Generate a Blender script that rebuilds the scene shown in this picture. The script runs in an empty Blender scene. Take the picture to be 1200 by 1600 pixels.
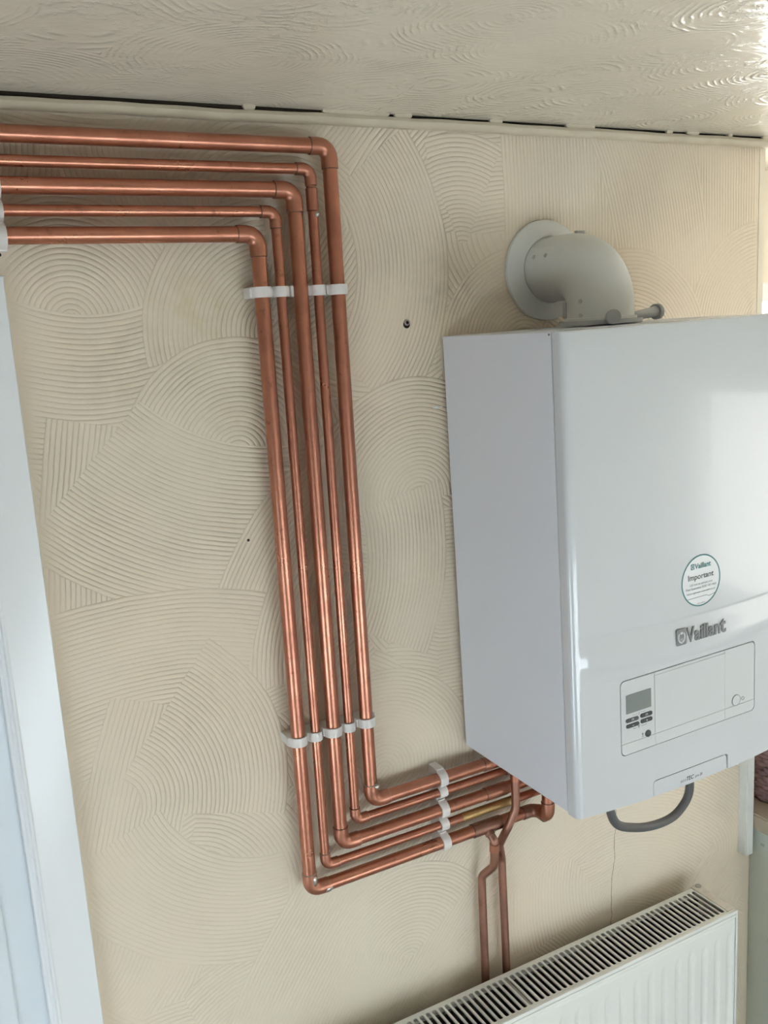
import bpy, bmesh, math, random
import numpy as np
from mathutils import Vector, Matrix, Euler

random.seed(7)
C = bpy.context.scene.collection
scene = bpy.context.scene

# ------------------------------------------------------------------ camera, sky, lights, exposure
cam_d = bpy.data.cameras.new('camera')
cam_d.sensor_fit = 'VERTICAL'
cam_d.sensor_height = 36.0
cam_d.lens = 1447.869 * 36.0 / 1600.0
cam_d.clip_start = 0.02
cam = bpy.data.objects.new('camera', cam_d)
cam.location = (-0.82050649, -1.31657292, 0.73520178)
cam.rotation_euler = (1.37466075, 0.05841362, -0.49758139)
C.objects.link(cam)
scene.camera = cam

world = bpy.data.worlds.new('sky')
scene.world = world
world.use_nodes = True
bg = world.node_tree.nodes['Background']
bg.inputs['Color'].default_value = (0.80, 0.90, 1.0, 1)
bg.inputs['Strength'].default_value = 1.2

def area(name, loc, rot, sx, sy, power, col):
    l = bpy.data.lights.new(name, 'AREA')
    l.shape = 'RECTANGLE'; l.size = sx; l.size_y = sy
    l.energy = power; l.color = col
    o = bpy.data.objects.new(name, l)
    o.location = loc; o.rotation_euler = rot
    C.objects.link(o)
    return o
PI = math.pi
# daylight coming in through the openings of the room (each lamp fills its opening, just outside the pane)
area('daylight_patio_door', (0.35, -3.16, -0.78), (PI/2, 0, 0), 1.8, 0.85, 31, (0.87, 0.95, 1.0))
area('daylight_left_window', (-2.36, -1.5, -0.72), (0, -PI/2, 0), 0.85, 1.6, 31, (0.82, 0.91, 1.0))
area('daylight_right_window', (1.86, -1.05, 0.08), (0, PI/2, 0), 0.8, 1.5, 11.5, (1.0, 0.92, 0.80))
area('daylight_corner_window', (1.19, 0.44, 0.34), (-PI/2, 0, 0), 0.80, 0.86, 46, (1.0, 0.97, 0.92))

vs = scene.view_settings
vs.view_transform = 'Standard'
vs.look = 'None'
vs.exposure = 0.0
vs.gamma = 1.0
vs.use_curve_mapping = False

# ------------------------------------------------------------------ material helpers
def mat(name, col, rough=0.5, metal=0.0, coat=0.0, spec=0.5, bump=None, var=None, trans=0.0, sss=0.0):
    """bump = (noise scale, distance, strength); var = (noise scale, second colour, amount)"""
    m = bpy.data.materials.new(name)
    m.use_nodes = True
    nt = m.node_tree
    b = nt.nodes['Principled BSDF']
    b.inputs['Base Color'].default_value = (*col, 1)
    b.inputs['Roughness'].default_value = rough
    b.inputs['Metallic'].default_value = metal
    b.inputs['Coat Weight'].default_value = coat
    b.inputs['Coat Roughness'].default_value = 0.06
    b.inputs['Specular IOR Level'].default_value = spec
    b.inputs['Transmission Weight'].default_value = trans
    if sss:
        b.inputs['Subsurface Weight'].default_value = sss
        b.inputs['Subsurface Radius'].default_value = (0.004, 0.004, 0.004)
    tc = nt.nodes.new('ShaderNodeTexCoord')
    if var:
        n = nt.nodes.new('ShaderNodeTexNoise'); n.inputs['Scale'].default_value = var[0]
        n.inputs['Detail'].default_value = 4
        nt.links.new(tc.outputs['Object'], n.inputs['Vector'])
        r = nt.nodes.new('ShaderNodeMapRange')
        r.inputs['From Min'].default_value = 0.45; r.inputs['From Max'].default_value = 0.75
        r.inputs['To Max'].default_value = var[2]
        nt.links.new(n.outputs['Fac'], r.inputs['Value'])
        mx = nt.nodes.new('ShaderNodeMix'); mx.data_type = 'RGBA'
        mx.inputs['A'].default_value = (*col, 1); mx.inputs['B'].default_value = (*var[1], 1)
        nt.links.new(r.outputs['Result'], mx.inputs['Factor'])
        nt.links.new(mx.outputs['Result'], b.inputs['Base Color'])
    if bump:
        n = nt.nodes.new('ShaderNodeTexNoise'); n.inputs['Scale'].default_value = bump[0]
        n.inputs['Detail'].default_value = 3
        nt.links.new(tc.outputs['Object'], n.inputs['Vector'])
        bp = nt.nodes.new('ShaderNodeBump'); bp.inputs['Distance'].default_value = bump[1]
        bp.inputs['Strength'].default_value = bump[2]
        nt.links.new(n.outputs['Fac'], bp.inputs['Height'])
        nt.links.new(bp.outputs['Normal'], b.inputs['Normal'])
    return m

class NB:
    """tiny node builder"""
    def __init__(s, nt): s.nt = nt
    def sock(s, i, v):
        if isinstance(v, (int, float)): i.default_value = v
        elif isinstance(v, tuple): i.default_value = v
        else: s.nt.links.new(v, i)
    def m(s, op, a, b=0.0, c=None):
        n = s.nt.nodes.new('ShaderNodeMath'); n.operation = op
        s.sock(n.inputs[0], a); s.sock(n.inputs[1], b)
        if c is not None: s.sock(n.inputs[2], c)
        return n.outputs[0]
    def v(s, op, a, b=(0, 0, 0)):
        n = s.nt.nodes.new('ShaderNodeVectorMath'); n.operation = op
        s.sock(n.inputs[0], a); s.sock(n.inputs[1], b)
        return n.outputs['Value'] if op in ('DISTANCE', 'LENGTH', 'DOT_PRODUCT') else n.outputs['Vector']
    def noise(s, vec, scale, detail=3, rough=0.5, color=False):
        n = s.nt.nodes.new('ShaderNodeTexNoise'); n.inputs['Scale'].default_value = scale
        n.inputs['Detail'].default_value = detail; n.inputs['Roughness'].default_value = rough
        s.nt.links.new(vec, n.inputs['Vector'])
        return n.outputs['Color'] if color else n.outputs['Fac']
    def rng(s, v, a, b, c=0.0, d=1.0, smooth=False):
        n = s.nt.nodes.new('ShaderNodeMapRange'); 
        if smooth: n.interpolation_type = 'SMOOTHSTEP'
        s.sock(n.inputs['Value'], v)
        for k, x in zip(('From Min', 'From Max', 'To Min', 'To Max'), (a, b, c, d)): n.inputs[k].default_value = x
        return n.outputs['Result']
    def mixc(s, f, a, b):
        n = s.nt.nodes.new('ShaderNodeMix'); n.data_type = 'RGBA'
        s.sock(n.inputs['Factor'], f); s.sock(n.inputs['A'], a); s.sock(n.inputs['B'], b)
        return n.outputs['Result']
    def mixf(s, f, a, b):
        n = s.nt.nodes.new('ShaderNodeMix'); n.data_type = 'FLOAT'
        s.sock(n.inputs['Factor'], f); s.sock(n.inputs['A'], a); s.sock(n.inputs['B'], b)
        return n.outputs['Result']

# strokes of the plasterer's comb: (centre x, centre z, inner r, outer r, direction x, direction z, half angle)
STROKES = [(-0.5813, 0.7701, 0.01, 0.1658, 0.119, 0.993, 100), (-0.5495, 1.0148, 0.2382, 0.4586, -0.119, -0.993, 28), (-0.2905, 0.7375, 0.01, 0.1984, -0.778, 0.628, 50), (-0.3635, 0.5608, 0.01, 0.1741, 0.127, 0.992, 75), (1.4979, 0.1533, 2.0655, 2.183, -0.988, 0.155, 4.0), (-0.2904, 0.8767, 0.3078, 0.5705, -0.307, -0.952, 26), (-0.0147, 0.184, 0.2245, 0.4393, -0.874, 0.486, 28), (-0.5524, -0.2759, 0.3983, 0.6544, 0.031, 1.0, 17), (1.5819, -0.6423, 2.1863, 2.3419, -0.953, 0.304, 4), (-0.5307, -0.1565, 0.01, 0.2427, 0.817, 0.577, 40), (-0.6247, 0.0592, 0.0576, 0.2975, 0.957, 0.29, 34), (-0.3488, 0.1072, 0.2009, 0.3823, -0.569, -0.823, 35), (0.8413, -1.1416, 1.1588, 1.5265, -0.816, 0.578, 22), (-1.4466, 0.9221, 1.5819, 2.202, 1.0, 0.02, 5), (-0.4302, 1.061, 0.2858, 0.3992, 0.686, -0.727, 14), (-0.3192, 0.8337, 0.1728, 0.3388, 0.997, -0.079, 42), (0.0489, 0.8431, 0.0202, 0.1909, 0.05, 0.999, 23), (-0.2315, 0.7687, 0.6131, 0.8448, 0.979, 0.201, 16), (0.1693, 0.6855, 0.0272, 0.1714, -0.585, 0.811, 80), (0.7629, 0.6986, 0.0203, 0.2005, -0.71, 0.704, 60), (0.4112, 0.6529, 0.0235, 0.1978, 0.645, 0.764, 75), (0.0868, 1.6703, 1.2427, 1.6008, -0.05, -0.999, 1.2), (-0.0578, 0.7452, 0.2778, 0.42, -0.167, -0.986, 16), (-0.0571, 0.4539, 0.01, 0.2008, -0.037, 0.999, 95), (-0.4501, 0.3863, 0.2892, 0.4427, 0.991, -0.133, 20), (-0.155, -0.0105, 0.01, 0.1835, 0.364, 0.931, 85), (-0.1273, -0.3883, 0.01, 0.1884, -0.102, 0.995, 60), (0.4445, -0.8135, 0.1204, 0.3754, -0.152, 0.988, 25), (0.9445, -0.8301, 0.3286, 0.5754, -0.835, 0.55, 20), (0.3011, -0.747, 0.2885, 0.6302, 0.516, 0.857, 14)]

def combed_plaster():
    m = bpy.data.materials.new('combed_plaster'); m.use_nodes = True
    nt = m.node_tree; nb = NB(nt); b = nt.nodes['Principled BSDF']
    geo = nt.nodes.new('ShaderNodeNewGeometry')
    flat = nb.v('MULTIPLY', geo.outputs['Position'], (1, 0, 1))
    wob = nb.v('SUBTRACT', nb.noise(flat, 9, 2, color=True), (0.5, 0.5, 0.5))
    wob = nb.v('MULTIPLY', wob, (0.007, 0, 0.007))
    P = nb.v('ADD', flat, wob)
    # background strokes: cells with a random centre each
    vo = nt.nodes.new('ShaderNodeTexVoronoi'); vo.feature = 'F1'; vo.inputs['Scale'].default_value = 4.2
    nt.links.new(P, vo.inputs['Vector'])
    cc = nb.v('SUBTRACT', vo.outputs['Color'], (0.5, 0.5, 0.5))
    cc = nb.v('MULTIPLY', cc, (1.0, 0, 1.0))
    cen = nb.v('ADD', vo.outputs['Position'], cc)
    D = nb.v('DISTANCE', P, cen)
    E = 0.0
    for (cx, cz, r0, r1, dx, dz, ha) in STROKES:
        q = nb.v('SUBTRACT', P, (cx, 0, cz))
        r = nb.v('LENGTH', q)
        dt = nb.m('DIVIDE', nb.v('DOT_PRODUCT', q, (dx, 0, dz)), r)
        k = nb.m('GREATER_THAN', dt, math.cos(math.radians(ha)))
        k = nb.m('MULTIPLY', k, nb.m('LESS_THAN', r, r1))
        k = nb.m('MULTIPLY', k, nb.m('GREATER_THAN', r, r0))
        D = nb.mixf(k, D, nb.m('SUBTRACT', r, r1 % 0.0072))
        E = nb.mixf(k, E, nb.m('GREATER_THAN', r, r1-0.0013))
    ph = nb.m('ABSOLUTE', nb.m('SINE', nb.m('MULTIPLY', D, PI / 0.0072)))
    ph = nb.m('POWER', ph, 0.7)
    big = nb.noise(flat, 5.5, 2)
    amp = nb.rng(big, 0.36, 0.62, 0.22, 1.0)
    # the comb stops short of the door frame and of the outer corner
    sx = nt.nodes.new('ShaderNodeSeparateXYZ'); nt.links.new(flat, sx.inputs[0])
    amp = nb.m('MULTIPLY', amp, nb.rng(sx.outputs[0], -0.665, -0.63, 0, 1))
    amp = nb.m('MULTIPLY', amp, nb.rng(sx.outputs[0], 0.745, 0.735, 0, 1))
    amp = nb.m('MULTIPLY', amp, nb.rng(sx.outputs[2], -0.15, 0.45, 0.62, 1.0))
    fine = nb.noise(flat, 260, 3, 0.6)
    med = nb.noise(flat, 38, 3, 0.6)
    h = nb.m('ADD', nb.m('MULTIPLY', ph, amp), nb.m('MULTIPLY', fine, 0.14))
    h = nb.m('ADD', h, nb.m('MULTIPLY', med, 0.7))
    E = nb.m('MULTIPLY', E, nb.rng(nb.noise(flat, 12, 2), 0.4, 0.55))
    h = nb.m('SUBTRACT', h, nb.m('MULTIPLY', E, 1.2))
    bp = nt.nodes.new('ShaderNodeBump'); bp.inputs['Distance'].default_value = 0.0017
    bp.inputs['Strength'].default_value = 0.9
    nt.links.new(h, bp.inputs['Height']); nt.links.new(bp.outputs['Normal'], b.inputs['Normal'])
    # paint: magnolia with a warmer tone, yellowed and dusty patches, a darker brown along the grooves
    col = nb.mixc(nb.rng(nb.noise(flat, 2.2, 3), 0.4, 0.65), (0.755, 0.650, 0.505, 1), (0.70, 0.635, 0.51, 1))
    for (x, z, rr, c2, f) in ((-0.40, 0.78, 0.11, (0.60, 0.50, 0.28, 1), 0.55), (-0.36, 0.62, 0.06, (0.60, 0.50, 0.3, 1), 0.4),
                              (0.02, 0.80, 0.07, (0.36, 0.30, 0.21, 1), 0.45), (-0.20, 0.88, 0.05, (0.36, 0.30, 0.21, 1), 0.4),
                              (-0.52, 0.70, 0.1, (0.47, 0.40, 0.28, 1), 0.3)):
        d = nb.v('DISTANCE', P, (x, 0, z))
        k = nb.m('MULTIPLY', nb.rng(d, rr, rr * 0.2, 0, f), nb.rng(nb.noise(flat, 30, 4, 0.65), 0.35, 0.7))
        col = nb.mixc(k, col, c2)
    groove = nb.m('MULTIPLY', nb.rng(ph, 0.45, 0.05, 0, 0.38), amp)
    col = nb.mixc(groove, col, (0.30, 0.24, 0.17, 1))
    # hairline crack above the radiator
    cxp = nb.m('ADD', nb.m('MULTIPLY', sx.outputs[2], 0.085), 0.3872)
    wig = nb.m('MULTIPLY', nb.m('SUBTRACT', nb.noise(flat, 16, 4), 0.5), 0.02)
    dd = nb.m('ABSOLUTE', nb.m('SUBTRACT', nb.m('SUBTRACT', sx.outputs[0], cxp), wig))
    k = nb.m('MULTIPLY', nb.m('LESS_THAN', dd, 0.0007), nb.m('LESS_THAN', sx.outputs[2], -0.22))
    col = nb.mixc(nb.m('MULTIPLY', k, 0.75), col, (0.16, 0.11, 0.07, 1))
    nt.links.new(col, b.inputs['Base Color'])
    b.inputs['Roughness'].default_value = 0.62
    b.inputs['Specular IOR Level'].default_value = 0.3
    return m

def swirled_ceiling():
    m = bpy.data.materials.new('swirled_ceiling'); m.use_nodes = True
    nt = m.node_tree; nb = NB(nt); b = nt.nodes['Principled BSDF']
    geo = nt.nodes.new('ShaderNodeNewGeometry')
    flat = nb.v('MULTIPLY', geo.outputs['Position'], (1, 1, 0))
    wob = nb.v('MULTIPLY', nb.v('SUBTRACT', nb.noise(flat, 14, 3, color=True), (0.5, 0.5, 0.5)), (0.022, 0.022, 0))
    P = nb.v('ADD', flat, wob)
    vo = nt.nodes.new('ShaderNodeTexVoronoi'); vo.inputs['Scale'].default_value = 5.5
    nt.links.new(P, vo.inputs['Vector'])
    d = nb.v('DISTANCE', P, vo.outputs['Position'])
    ring = nb.m('SINE', nb.m('MULTIPLY', d, 2 * PI / 0.0085))
    ring = nb.m('POWER', nb.rng(ring, -1, 1), 2.2)
    brk = nb.rng(nb.noise(flat, 26, 3), 0.42, 0.62)
    amp = nb.m('MULTIPLY', nb.rng(nb.noise(flat, 3.5, 2), 0.38, 0.58, 0.12, 1), brk)
    lump = nb.rng(nb.noise(flat, 60, 4, 0.6), 0.52, 0.75)
    lump = nb.m('MULTIPLY', lump, nb.rng(nb.noise(flat, 7, 2), 0.5, 0.66))
    h = nb.m('ADD', nb.m('MULTIPLY', ring, amp), nb.m('MULTIPLY', lump, 1.6))
    h = nb.m('ADD', h, nb.m('MULTIPLY', nb.noise(flat, 24, 3), 1.2))
    bp = nt.nodes.new('ShaderNodeBump'); bp.inputs['Distance'].default_value = 0.0018
    bp.inputs['Strength'].default_value = 0.8
    nt.links.new(h, bp.inputs['Height']); nt.links.new(bp.outputs['Normal'], b.inputs['Normal'])
    col = nb.mixc(nb.rng(nb.noise(flat, 3, 3), 0.35, 0.7), (0.70, 0.65, 0.54, 1), (0.63, 0.59, 0.49, 1))
    sx = nt.nodes.new('ShaderNodeSeparateXYZ'); nt.links.new(flat, sx.inputs[0])
    # short crack
    cx = nb.m('ADD', nb.m('MULTIPLY', nb.m('ADD', sx.outputs[1], 0.0707), 0.13), -0.1176)
    dd = nb.m('ABSOLUTE', nb.m('SUBTRACT', nb.m('SUBTRACT', sx.outputs[0], cx), nb.m('MULTIPLY', nb.m('SUBTRACT', nb.noise(flat, 30, 3), 0.5), 0.012)))
    k = nb.m('MULTIPLY', nb.m('LESS_THAN', dd, 0.0005), nb.m('MULTIPLY', nb.m('GREATER_THAN', sx.outputs[1], -0.21), nb.rng(nb.noise(flat, 40, 2), 0.42, 0.55)))
    col = nb.mixc(nb.m('MULTIPLY', k, 0.5), col, (0.15, 0.11, 0.07, 1))
    nt.links.new(col, b.inputs['Base Color'])
    b.inputs['Roughness'].default_value = 0.21
    b.inputs['Specular IOR Level'].default_value = 0.55
    return m

def copper_mat(name, c1, c2, rough, tarn):
    m = bpy.data.materials.new(name); m.use_nodes = True
    nt = m.node_tree; nb = NB(nt); b = nt.nodes['Principled BSDF']
    geo = nt.nodes.new('ShaderNodeNewGeometry'); P = geo.outputs['Position']
    n1 = nb.noise(P, 14, 4, 0.6); n2 = nb.noise(P, 70, 4, 0.65); n3 = nb.noise(P, 5, 2)
    col = nb.mixc(nb.rng(n1, 0.35, 0.68), c1, c2)
    spots = nb.m('MULTIPLY', nb.rng(n2, 0.6, 0.72), nb.rng(n3, 0.4, 0.6, 0.15, 1))
    col = nb.mixc(nb.m('MULTIPLY', spots, tarn), col, (0.13, 0.06, 0.04, 1))
    nt.links.new(col, b.inputs['Base Color'])
    b.inputs['Metallic'].default_value = 0.93
    nt.links.new(nb.rng(n1, 0.3, 0.7, rough, rough + 0.14), b.inputs['Roughness'])
    bp = nt.nodes.new('ShaderNodeBump'); bp.inputs['Distance'].default_value = 0.0004; bp.inputs['Strength'].default_value = 0.5
    nt.links.new(n1, bp.inputs['Height']); nt.links.new(bp.outputs['Normal'], b.inputs['Normal'])
    return m

M = {}
M['wall'] = combed_plaster()
M['ceiling'] = swirled_ceiling()
M['plain'] = mat('plain_plaster', (0.78, 0.71, 0.58), 0.7, bump=(40, 0.0006, 0.5))
M['far_wall'] = mat('far_wall_low_bounce', (0.46, 0.43, 0.38), 0.7, bump=(40, 0.0006, 0.5))  # unseen walls, toned dark to cut the light they bounce back
M['coving'] = mat('painted_coving', (0.53, 0.475, 0.36), 0.6, bump=(70, 0.0005, 0.4), var=(25, (0.43, 0.38, 0.28), 0.6))
M['floor'] = mat('floor_vinyl', (0.46, 0.42, 0.37), 0.45, var=(6, (0.38, 0.34, 0.30), 0.7))
M['copper'] = copper_mat('copper', (0.52, 0.232, 0.150, 1), (0.40, 0.165, 0.108, 1), 0.26, 0.6)
M['copper_fit'] = copper_mat('copper_fitting', (0.50, 0.225, 0.147, 1), (0.39, 0.172, 0.115, 1), 0.33, 0.6)
M['copper_dull'] = copper_mat('dull_copper', (0.38, 0.20, 0.145, 1), (0.28, 0.15, 0.11, 1), 0.38, 0.8)
M['brass'] = copper_mat('brass', (0.62, 0.42, 0.18, 1), (0.42, 0.27, 0.12, 1), 0.3, 0.6)
M['solder'] = mat('solder', (0.46, 0.43, 0.39), 0.3, 0.9, bump=(300, 0.0006, 0.8))
M['joint'] = mat('dark_joint', (0.16, 0.09, 0.07), 0.5, 0.6)
M['nylon'] = mat('white_nylon', (0.72, 0.69, 0.66), 0.45, sss=0.15, bump=(120, 0.0003, 0.4))
M['boiler'] = mat('white_enamel', (0.60, 0.625, 0.64), 0.24, coat=0.7, bump=(900, 0.00008, 0.35))
M['boiler_side'] = mat('white_steel', (0.72, 0.74, 0.79), 0.42, bump=(900, 0.0001, 0.4))
M['panel'] = mat('panel_plastic', (0.60, 0.62, 0.62), 0.38)
M['dark_grey'] = mat('dark_grey_plastic', (0.055, 0.06, 0.065), 0.4)
M['print'] = mat('grey_print', (0.14, 0.15, 0.155), 0.5)
M['seam'] = mat('seam_shadow_gap', (0.10, 0.11, 0.12), 0.8)
M['lcd'] = mat('lcd_glass', (0.20, 0.225, 0.215), 0.08, coat=0.5)
M['badge'] = mat('satin_badge', (0.22, 0.225, 0.23), 0.35, 0.35)
M['white_print'] = mat('white_print', (0.75, 0.77, 0.78), 0.45)
M['teal'] = mat('teal_print', (0.06, 0.20, 0.205), 0.5)
M['sticker'] = mat('sticker_paper', (0.76, 0.785, 0.79), 0.4)
M['flue'] = mat('flue_paint', (0.66, 0.67, 0.64), 0.36, bump=(200, 0.0002, 0.3))
M['flue_grey'] = mat('grey_cap_plastic', (0.40, 0.41, 0.40), 0.5)
M['screw'] = mat('screw_steel', (0.5, 0.5, 0.48), 0.3, 0.9)
M['rad'] = mat('radiator_enamel', (0.76, 0.775, 0.735), 0.33, coat=0.2)
M['rad_side'] = mat('radiator_side_enamel', (0.76, 0.72, 0.64), 0.4, var=(60, (0.55, 0.48, 0.38), 0.5))
M['fin'] = mat('shaded_fins', (0.09, 0.093, 0.095), 0.6, var=(40, (0.05, 0.05, 0.055), 0.8))  # radiator interior coloured dark, standing in for shade below the slats
M['strap'] = mat('grey_strap', (0.42, 0.41, 0.38), 0.6)
M['gloss_white'] = mat('gloss_white_paint', (0.80, 0.83, 0.84), 0.22, bump=(30, 0.0004, 0.3))
M['door_white'] = mat('door_paint', (0.72, 0.79, 0.84), 0.28)
M['hose'] = mat('grey_hose', (0.10, 0.10, 0.10), 0.5)
M['worktop'] = mat('worktop_laminate', (0.40, 0.34, 0.26), 0.35, var=(30, (0.33, 0.28, 0.21), 0.6))
M['unit'] = mat('unit_laminate', (0.56, 0.60, 0.53), 0.5, var=(18, (0.50, 0.55, 0.49), 0.6))
M['basket'] = mat('wicker', (0.27, 0.17, 0.165), 0.7, var=(45, (0.15, 0.10, 0.11), 0.9), bump=(200, 0.001, 0.8))
M['hole'] = mat('hole_and_gap_dark', (0.03, 0.022, 0.016), 0.9)  # near-black for holes, also the painted shade of the coving gap
M['plug'] = mat('grey_wall_plug', (0.34, 0.31, 0.27), 0.6)
M['chip'] = mat('bare_plaster', (0.80, 0.79, 0.76), 0.8)
M['frame'] = mat('window_frame_white', (0.85, 0.86, 0.86), 0.3)
M['trunk'] = mat('trunking_white', (0.74, 0.76, 0.72), 0.4, var=(30, (0.66, 0.68, 0.64), 0.5))
gl = bpy.data.materials.new('window_glass'); gl.use_nodes = True
_b = gl.node_tree.nodes['Principled BSDF']
_b.inputs['Base Color'].default_value = (0.97, 0.99, 1, 1); _b.inputs['Roughness'].default_value = 0.0
_b.inputs['Transmission Weight'].default_value = 1.0; _b.inputs['IOR'].default_value = 1.01
M['glass'] = gl

# ------------------------------------------------------------------ mesh helpers
def obj(name, bm, m, parent=None, smooth=False, label=None):
    me = bpy.data.meshes.new(name)
    bmesh.ops.recalc_face_normals(bm, faces=bm.faces)
    bm.to_mesh(me); bm.free()
    if smooth:
        me.shade_smooth() if hasattr(me, 'shade_smooth') else None
        if smooth == 'auto':
            me.set_sharp_from_angle(angle=math.radians(38))
    me.materials.append(m)
    o = bpy.data.objects.new(name, me); C.objects.link(o)
    if parent: o.parent = parent
    if label: o['label'] = label
    return o
def thing(name, label, cat, loc=(0, 0, 0), rot=(0, 0, 0), group=None):
    o = bpy.data.objects.new(name, None); C.objects.link(o)
    o.empty_display_size = 0.05
    o.location = loc; o.rotation_euler = rot
    o['label'] = label; o['category'] = cat
    if group: o['group'] = group
    return o
def tag(o, label, cat, group=None):
    o['label'] = label; o['category'] = cat
    if group: o['group'] = group
    return o
def struct(o, label=None):
    o['kind'] = 'structure'
    if label: o['label'] = label
    return o
def box(bm, x0, x1, y0, y1, z0, z1, bev=0, seg=2):
    r = bmesh.ops.create_cube(bm, size=1)
    vs_ = r['verts']
    for v in vs_:
        v.co = Vector(((x0+x1)/2 + v.co.x*(x1-x0), (y0+y1)/2 + v.co.y*(y1-y0), (z0+z1)/2 + v.co.z*(z1-z0)))
    if bev:
        es = list({e for v in vs_ for e in v.link_edges})
        bmesh.ops.bevel(bm, geom=es, offset=bev, segments=seg, affect='EDGES', profile=0.5)
    return bm
def B(*a, **k): return box(bmesh.new(), *a, **k)
def cyl(bm, p, ax, r, L, seg=24, r2=None, bev=0):
    """cylinder starting at p along unit axis ax"""
    ax = Vector(ax).normalized(); p = Vector(p)
    q = Vector((0, 0, 1)).rotation_difference(ax)
    mt = Matrix.Translation(p + ax*L/2) @ q.to_matrix().to_4x4()
    g = bmesh.ops.create_cone(bm, cap_ends=True, segments=seg, radius1=r, radius2=r if r2 is None else r2, depth=L, matrix=mt)
    if bev:
        es = [e for e in {e for v in g['verts'] for e in v.link_edges} if any(len(f.verts) > 4 for f in e.link_faces)]
        bmesh.ops.bevel(bm, geom=es, offset=bev, segments=2, affect='EDGES', profile=0.5)
    return bm
def tube(bm, pts, rad, seg=20, cap=True):
    """tube along points; rad is a number or a list per point"""
    pts = [Vector(p) for p in pts]; n = len(pts)
    rs = rad if isinstance(rad, (list, tuple)) else [rad]*n
    t0 = (pts[1]-pts[0]).normalized()
    a = Vector((0, 0, 1)) if abs(t0.z) < 0.9 else Vector((1, 0, 0))
    u = t0.cross(a).normalized()
    rings = []; tp = t0
    for i, p in enumerate(pts):
        if i == 0: t = t0
        elif i == n-1: t = (pts[i]-pts[i-1]).normalized()
        else:
            d1 = (pts[i]-pts[i-1]); d2 = (pts[i+1]-pts[i])
            if d1.length < 1e-7 or d2.length < 1e-7: t = tp
            else: t = (d1.normalized()+d2.normalized()).normalized()
        u = (tp.rotation_difference(t) @ u).normalized(); u = (u - t*u.dot(t)).normalized()
        w = t.cross(u); tp = t
        rings.append([bm.verts.new(p + (u*math.cos(2*PI*k/seg) + w*math.sin(2*PI*k/seg))*rs[i]) for k in range(seg)])
    for i in range(n-1):
        for k in range(seg):
            bm.faces.new((rings[i][k], rings[i][(k+1) % seg], rings[i+1][(k+1) % seg], rings[i+1][k]))
    if cap:
        bm.faces.new(rings[0][::-1]); bm.faces.new(rings[-1])
    return bm
def arc_corner(a, c, b, R, n=10):
    """points rounding corner c between a and b with bend radius R"""
    a, c, b = Vector(a), Vector(c), Vector(b)
    d1 = (a-c).normalized(); d2 = (b-c).normalized()
    ang = d1.angle(d2); L = R/math.tan(ang/2)
    s = c + d1*L; e = c + d2*L
    o = c + (d1+d2).normalized()*(R/math.sin(ang/2))
    v1 = s-o; v2 = e-o; tot = v1.angle(v2); axn = v1.cross(v2).normalized()
    return [o + Matrix.Rotation(tot*k/n, 3, axn) @ v1 for k in range(n+1)]
def poly_path(pts, R, n=8):
    out = [Vector(pts[0])]
    for i in range(1, len(pts)-1):
        out += arc_corner(out[-1] if False else pts[i-1], pts[i], pts[i+1], R if not isinstance(R, (list, tuple)) else R[i-1], n)
    out.append(Vector(pts[-1])); return out
def prism(bm, loop, y0, y1):
    """extrude an (x,z) polygon between y0 and y1"""
    a = [bm.verts.new((x, y0, z)) for x, z in loop]; b_ = [bm.verts.new((x, y1, z)) for x, z in loop]
    n = len(loop)
    bm.faces.new(a[::-1]); bm.faces.new(b_)
    for i in range(n): bm.faces.new((a[i], a[(i+1) % n], b_[(i+1) % n], b_[i]))
    return bm
def rrect(x0, x1, z0, z1, rs, n=8):
    """rounded rectangle loop, rs = radii (bl, br, tr, tl)"""
    if not isinstance(rs, (list, tuple)): rs = [rs]*4
    out = []
    for (cx, cz, a0), r in zip(((x0, z0, 180), (x1, z0, 270), (x1, z1, 0), (x0, z1, 90)), rs):
        sx_ = 1 if cx == x0 else -1; sz_ = 1 if cz == z0 else -1
        if r <= 0: out.append((cx, cz)); continue
        for k in range(n+1):
            t = math.radians(a0 + 90*k/n)
            out.append((cx + sx_*r + r*math.cos(t), cz + sz_*r + r*math.sin(t)))
    return out
def text_obj(name, s, m, parent, x, z, y, h, width=None, off=0.0, extrude=0.0, shear=0.0, slope=0.0, sp=1.0):
    cu = bpy.data.curves.new('tmp', 'FONT'); cu.body = s; cu.size = h; cu.offset = off*h; cu.extrude = extrude
    cu.shear = shear; cu.space_character = sp; cu.resolution_u = 3
    t = bpy.data.objects.new('tmp', cu); C.objects.link(t)
    dg = bpy.context.evaluated_depsgraph_get(); dg.update()
    me = bpy.data.meshes.new_from_object(t.evaluated_get(dg))
    bpy.data.objects.remove(t)
    co = np.array([v.co[:] for v in me.vertices])
    x0, x1 = co[:, 0].min(), co[:, 0].max()
    k = 1.0 if width is None else width/(x1-x0)
    for v in me.vertices:
        X = (v.co.x-x0)*k; Z = v.co.y + slope*X
        v.co = (x+X, y - v.co.z, z+Z)
    me.name = name; me.materials.clear(); me.materials.append(m)
    o = bpy.data.objects.new(name, me); C.objects.link(o); o.parent = parent
    return o

# ------------------------------------------------------------------ the room
FZ, CZ = -1.266, 1.0525
XL, XR, YF = -2.2, 1.7, -3.0
XC = 0.762              # outer corner where the combed wall ends
DX0, DX1, DZ1 = -1.50, -0.735, 0.765   # door opening in the back wall

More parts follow.
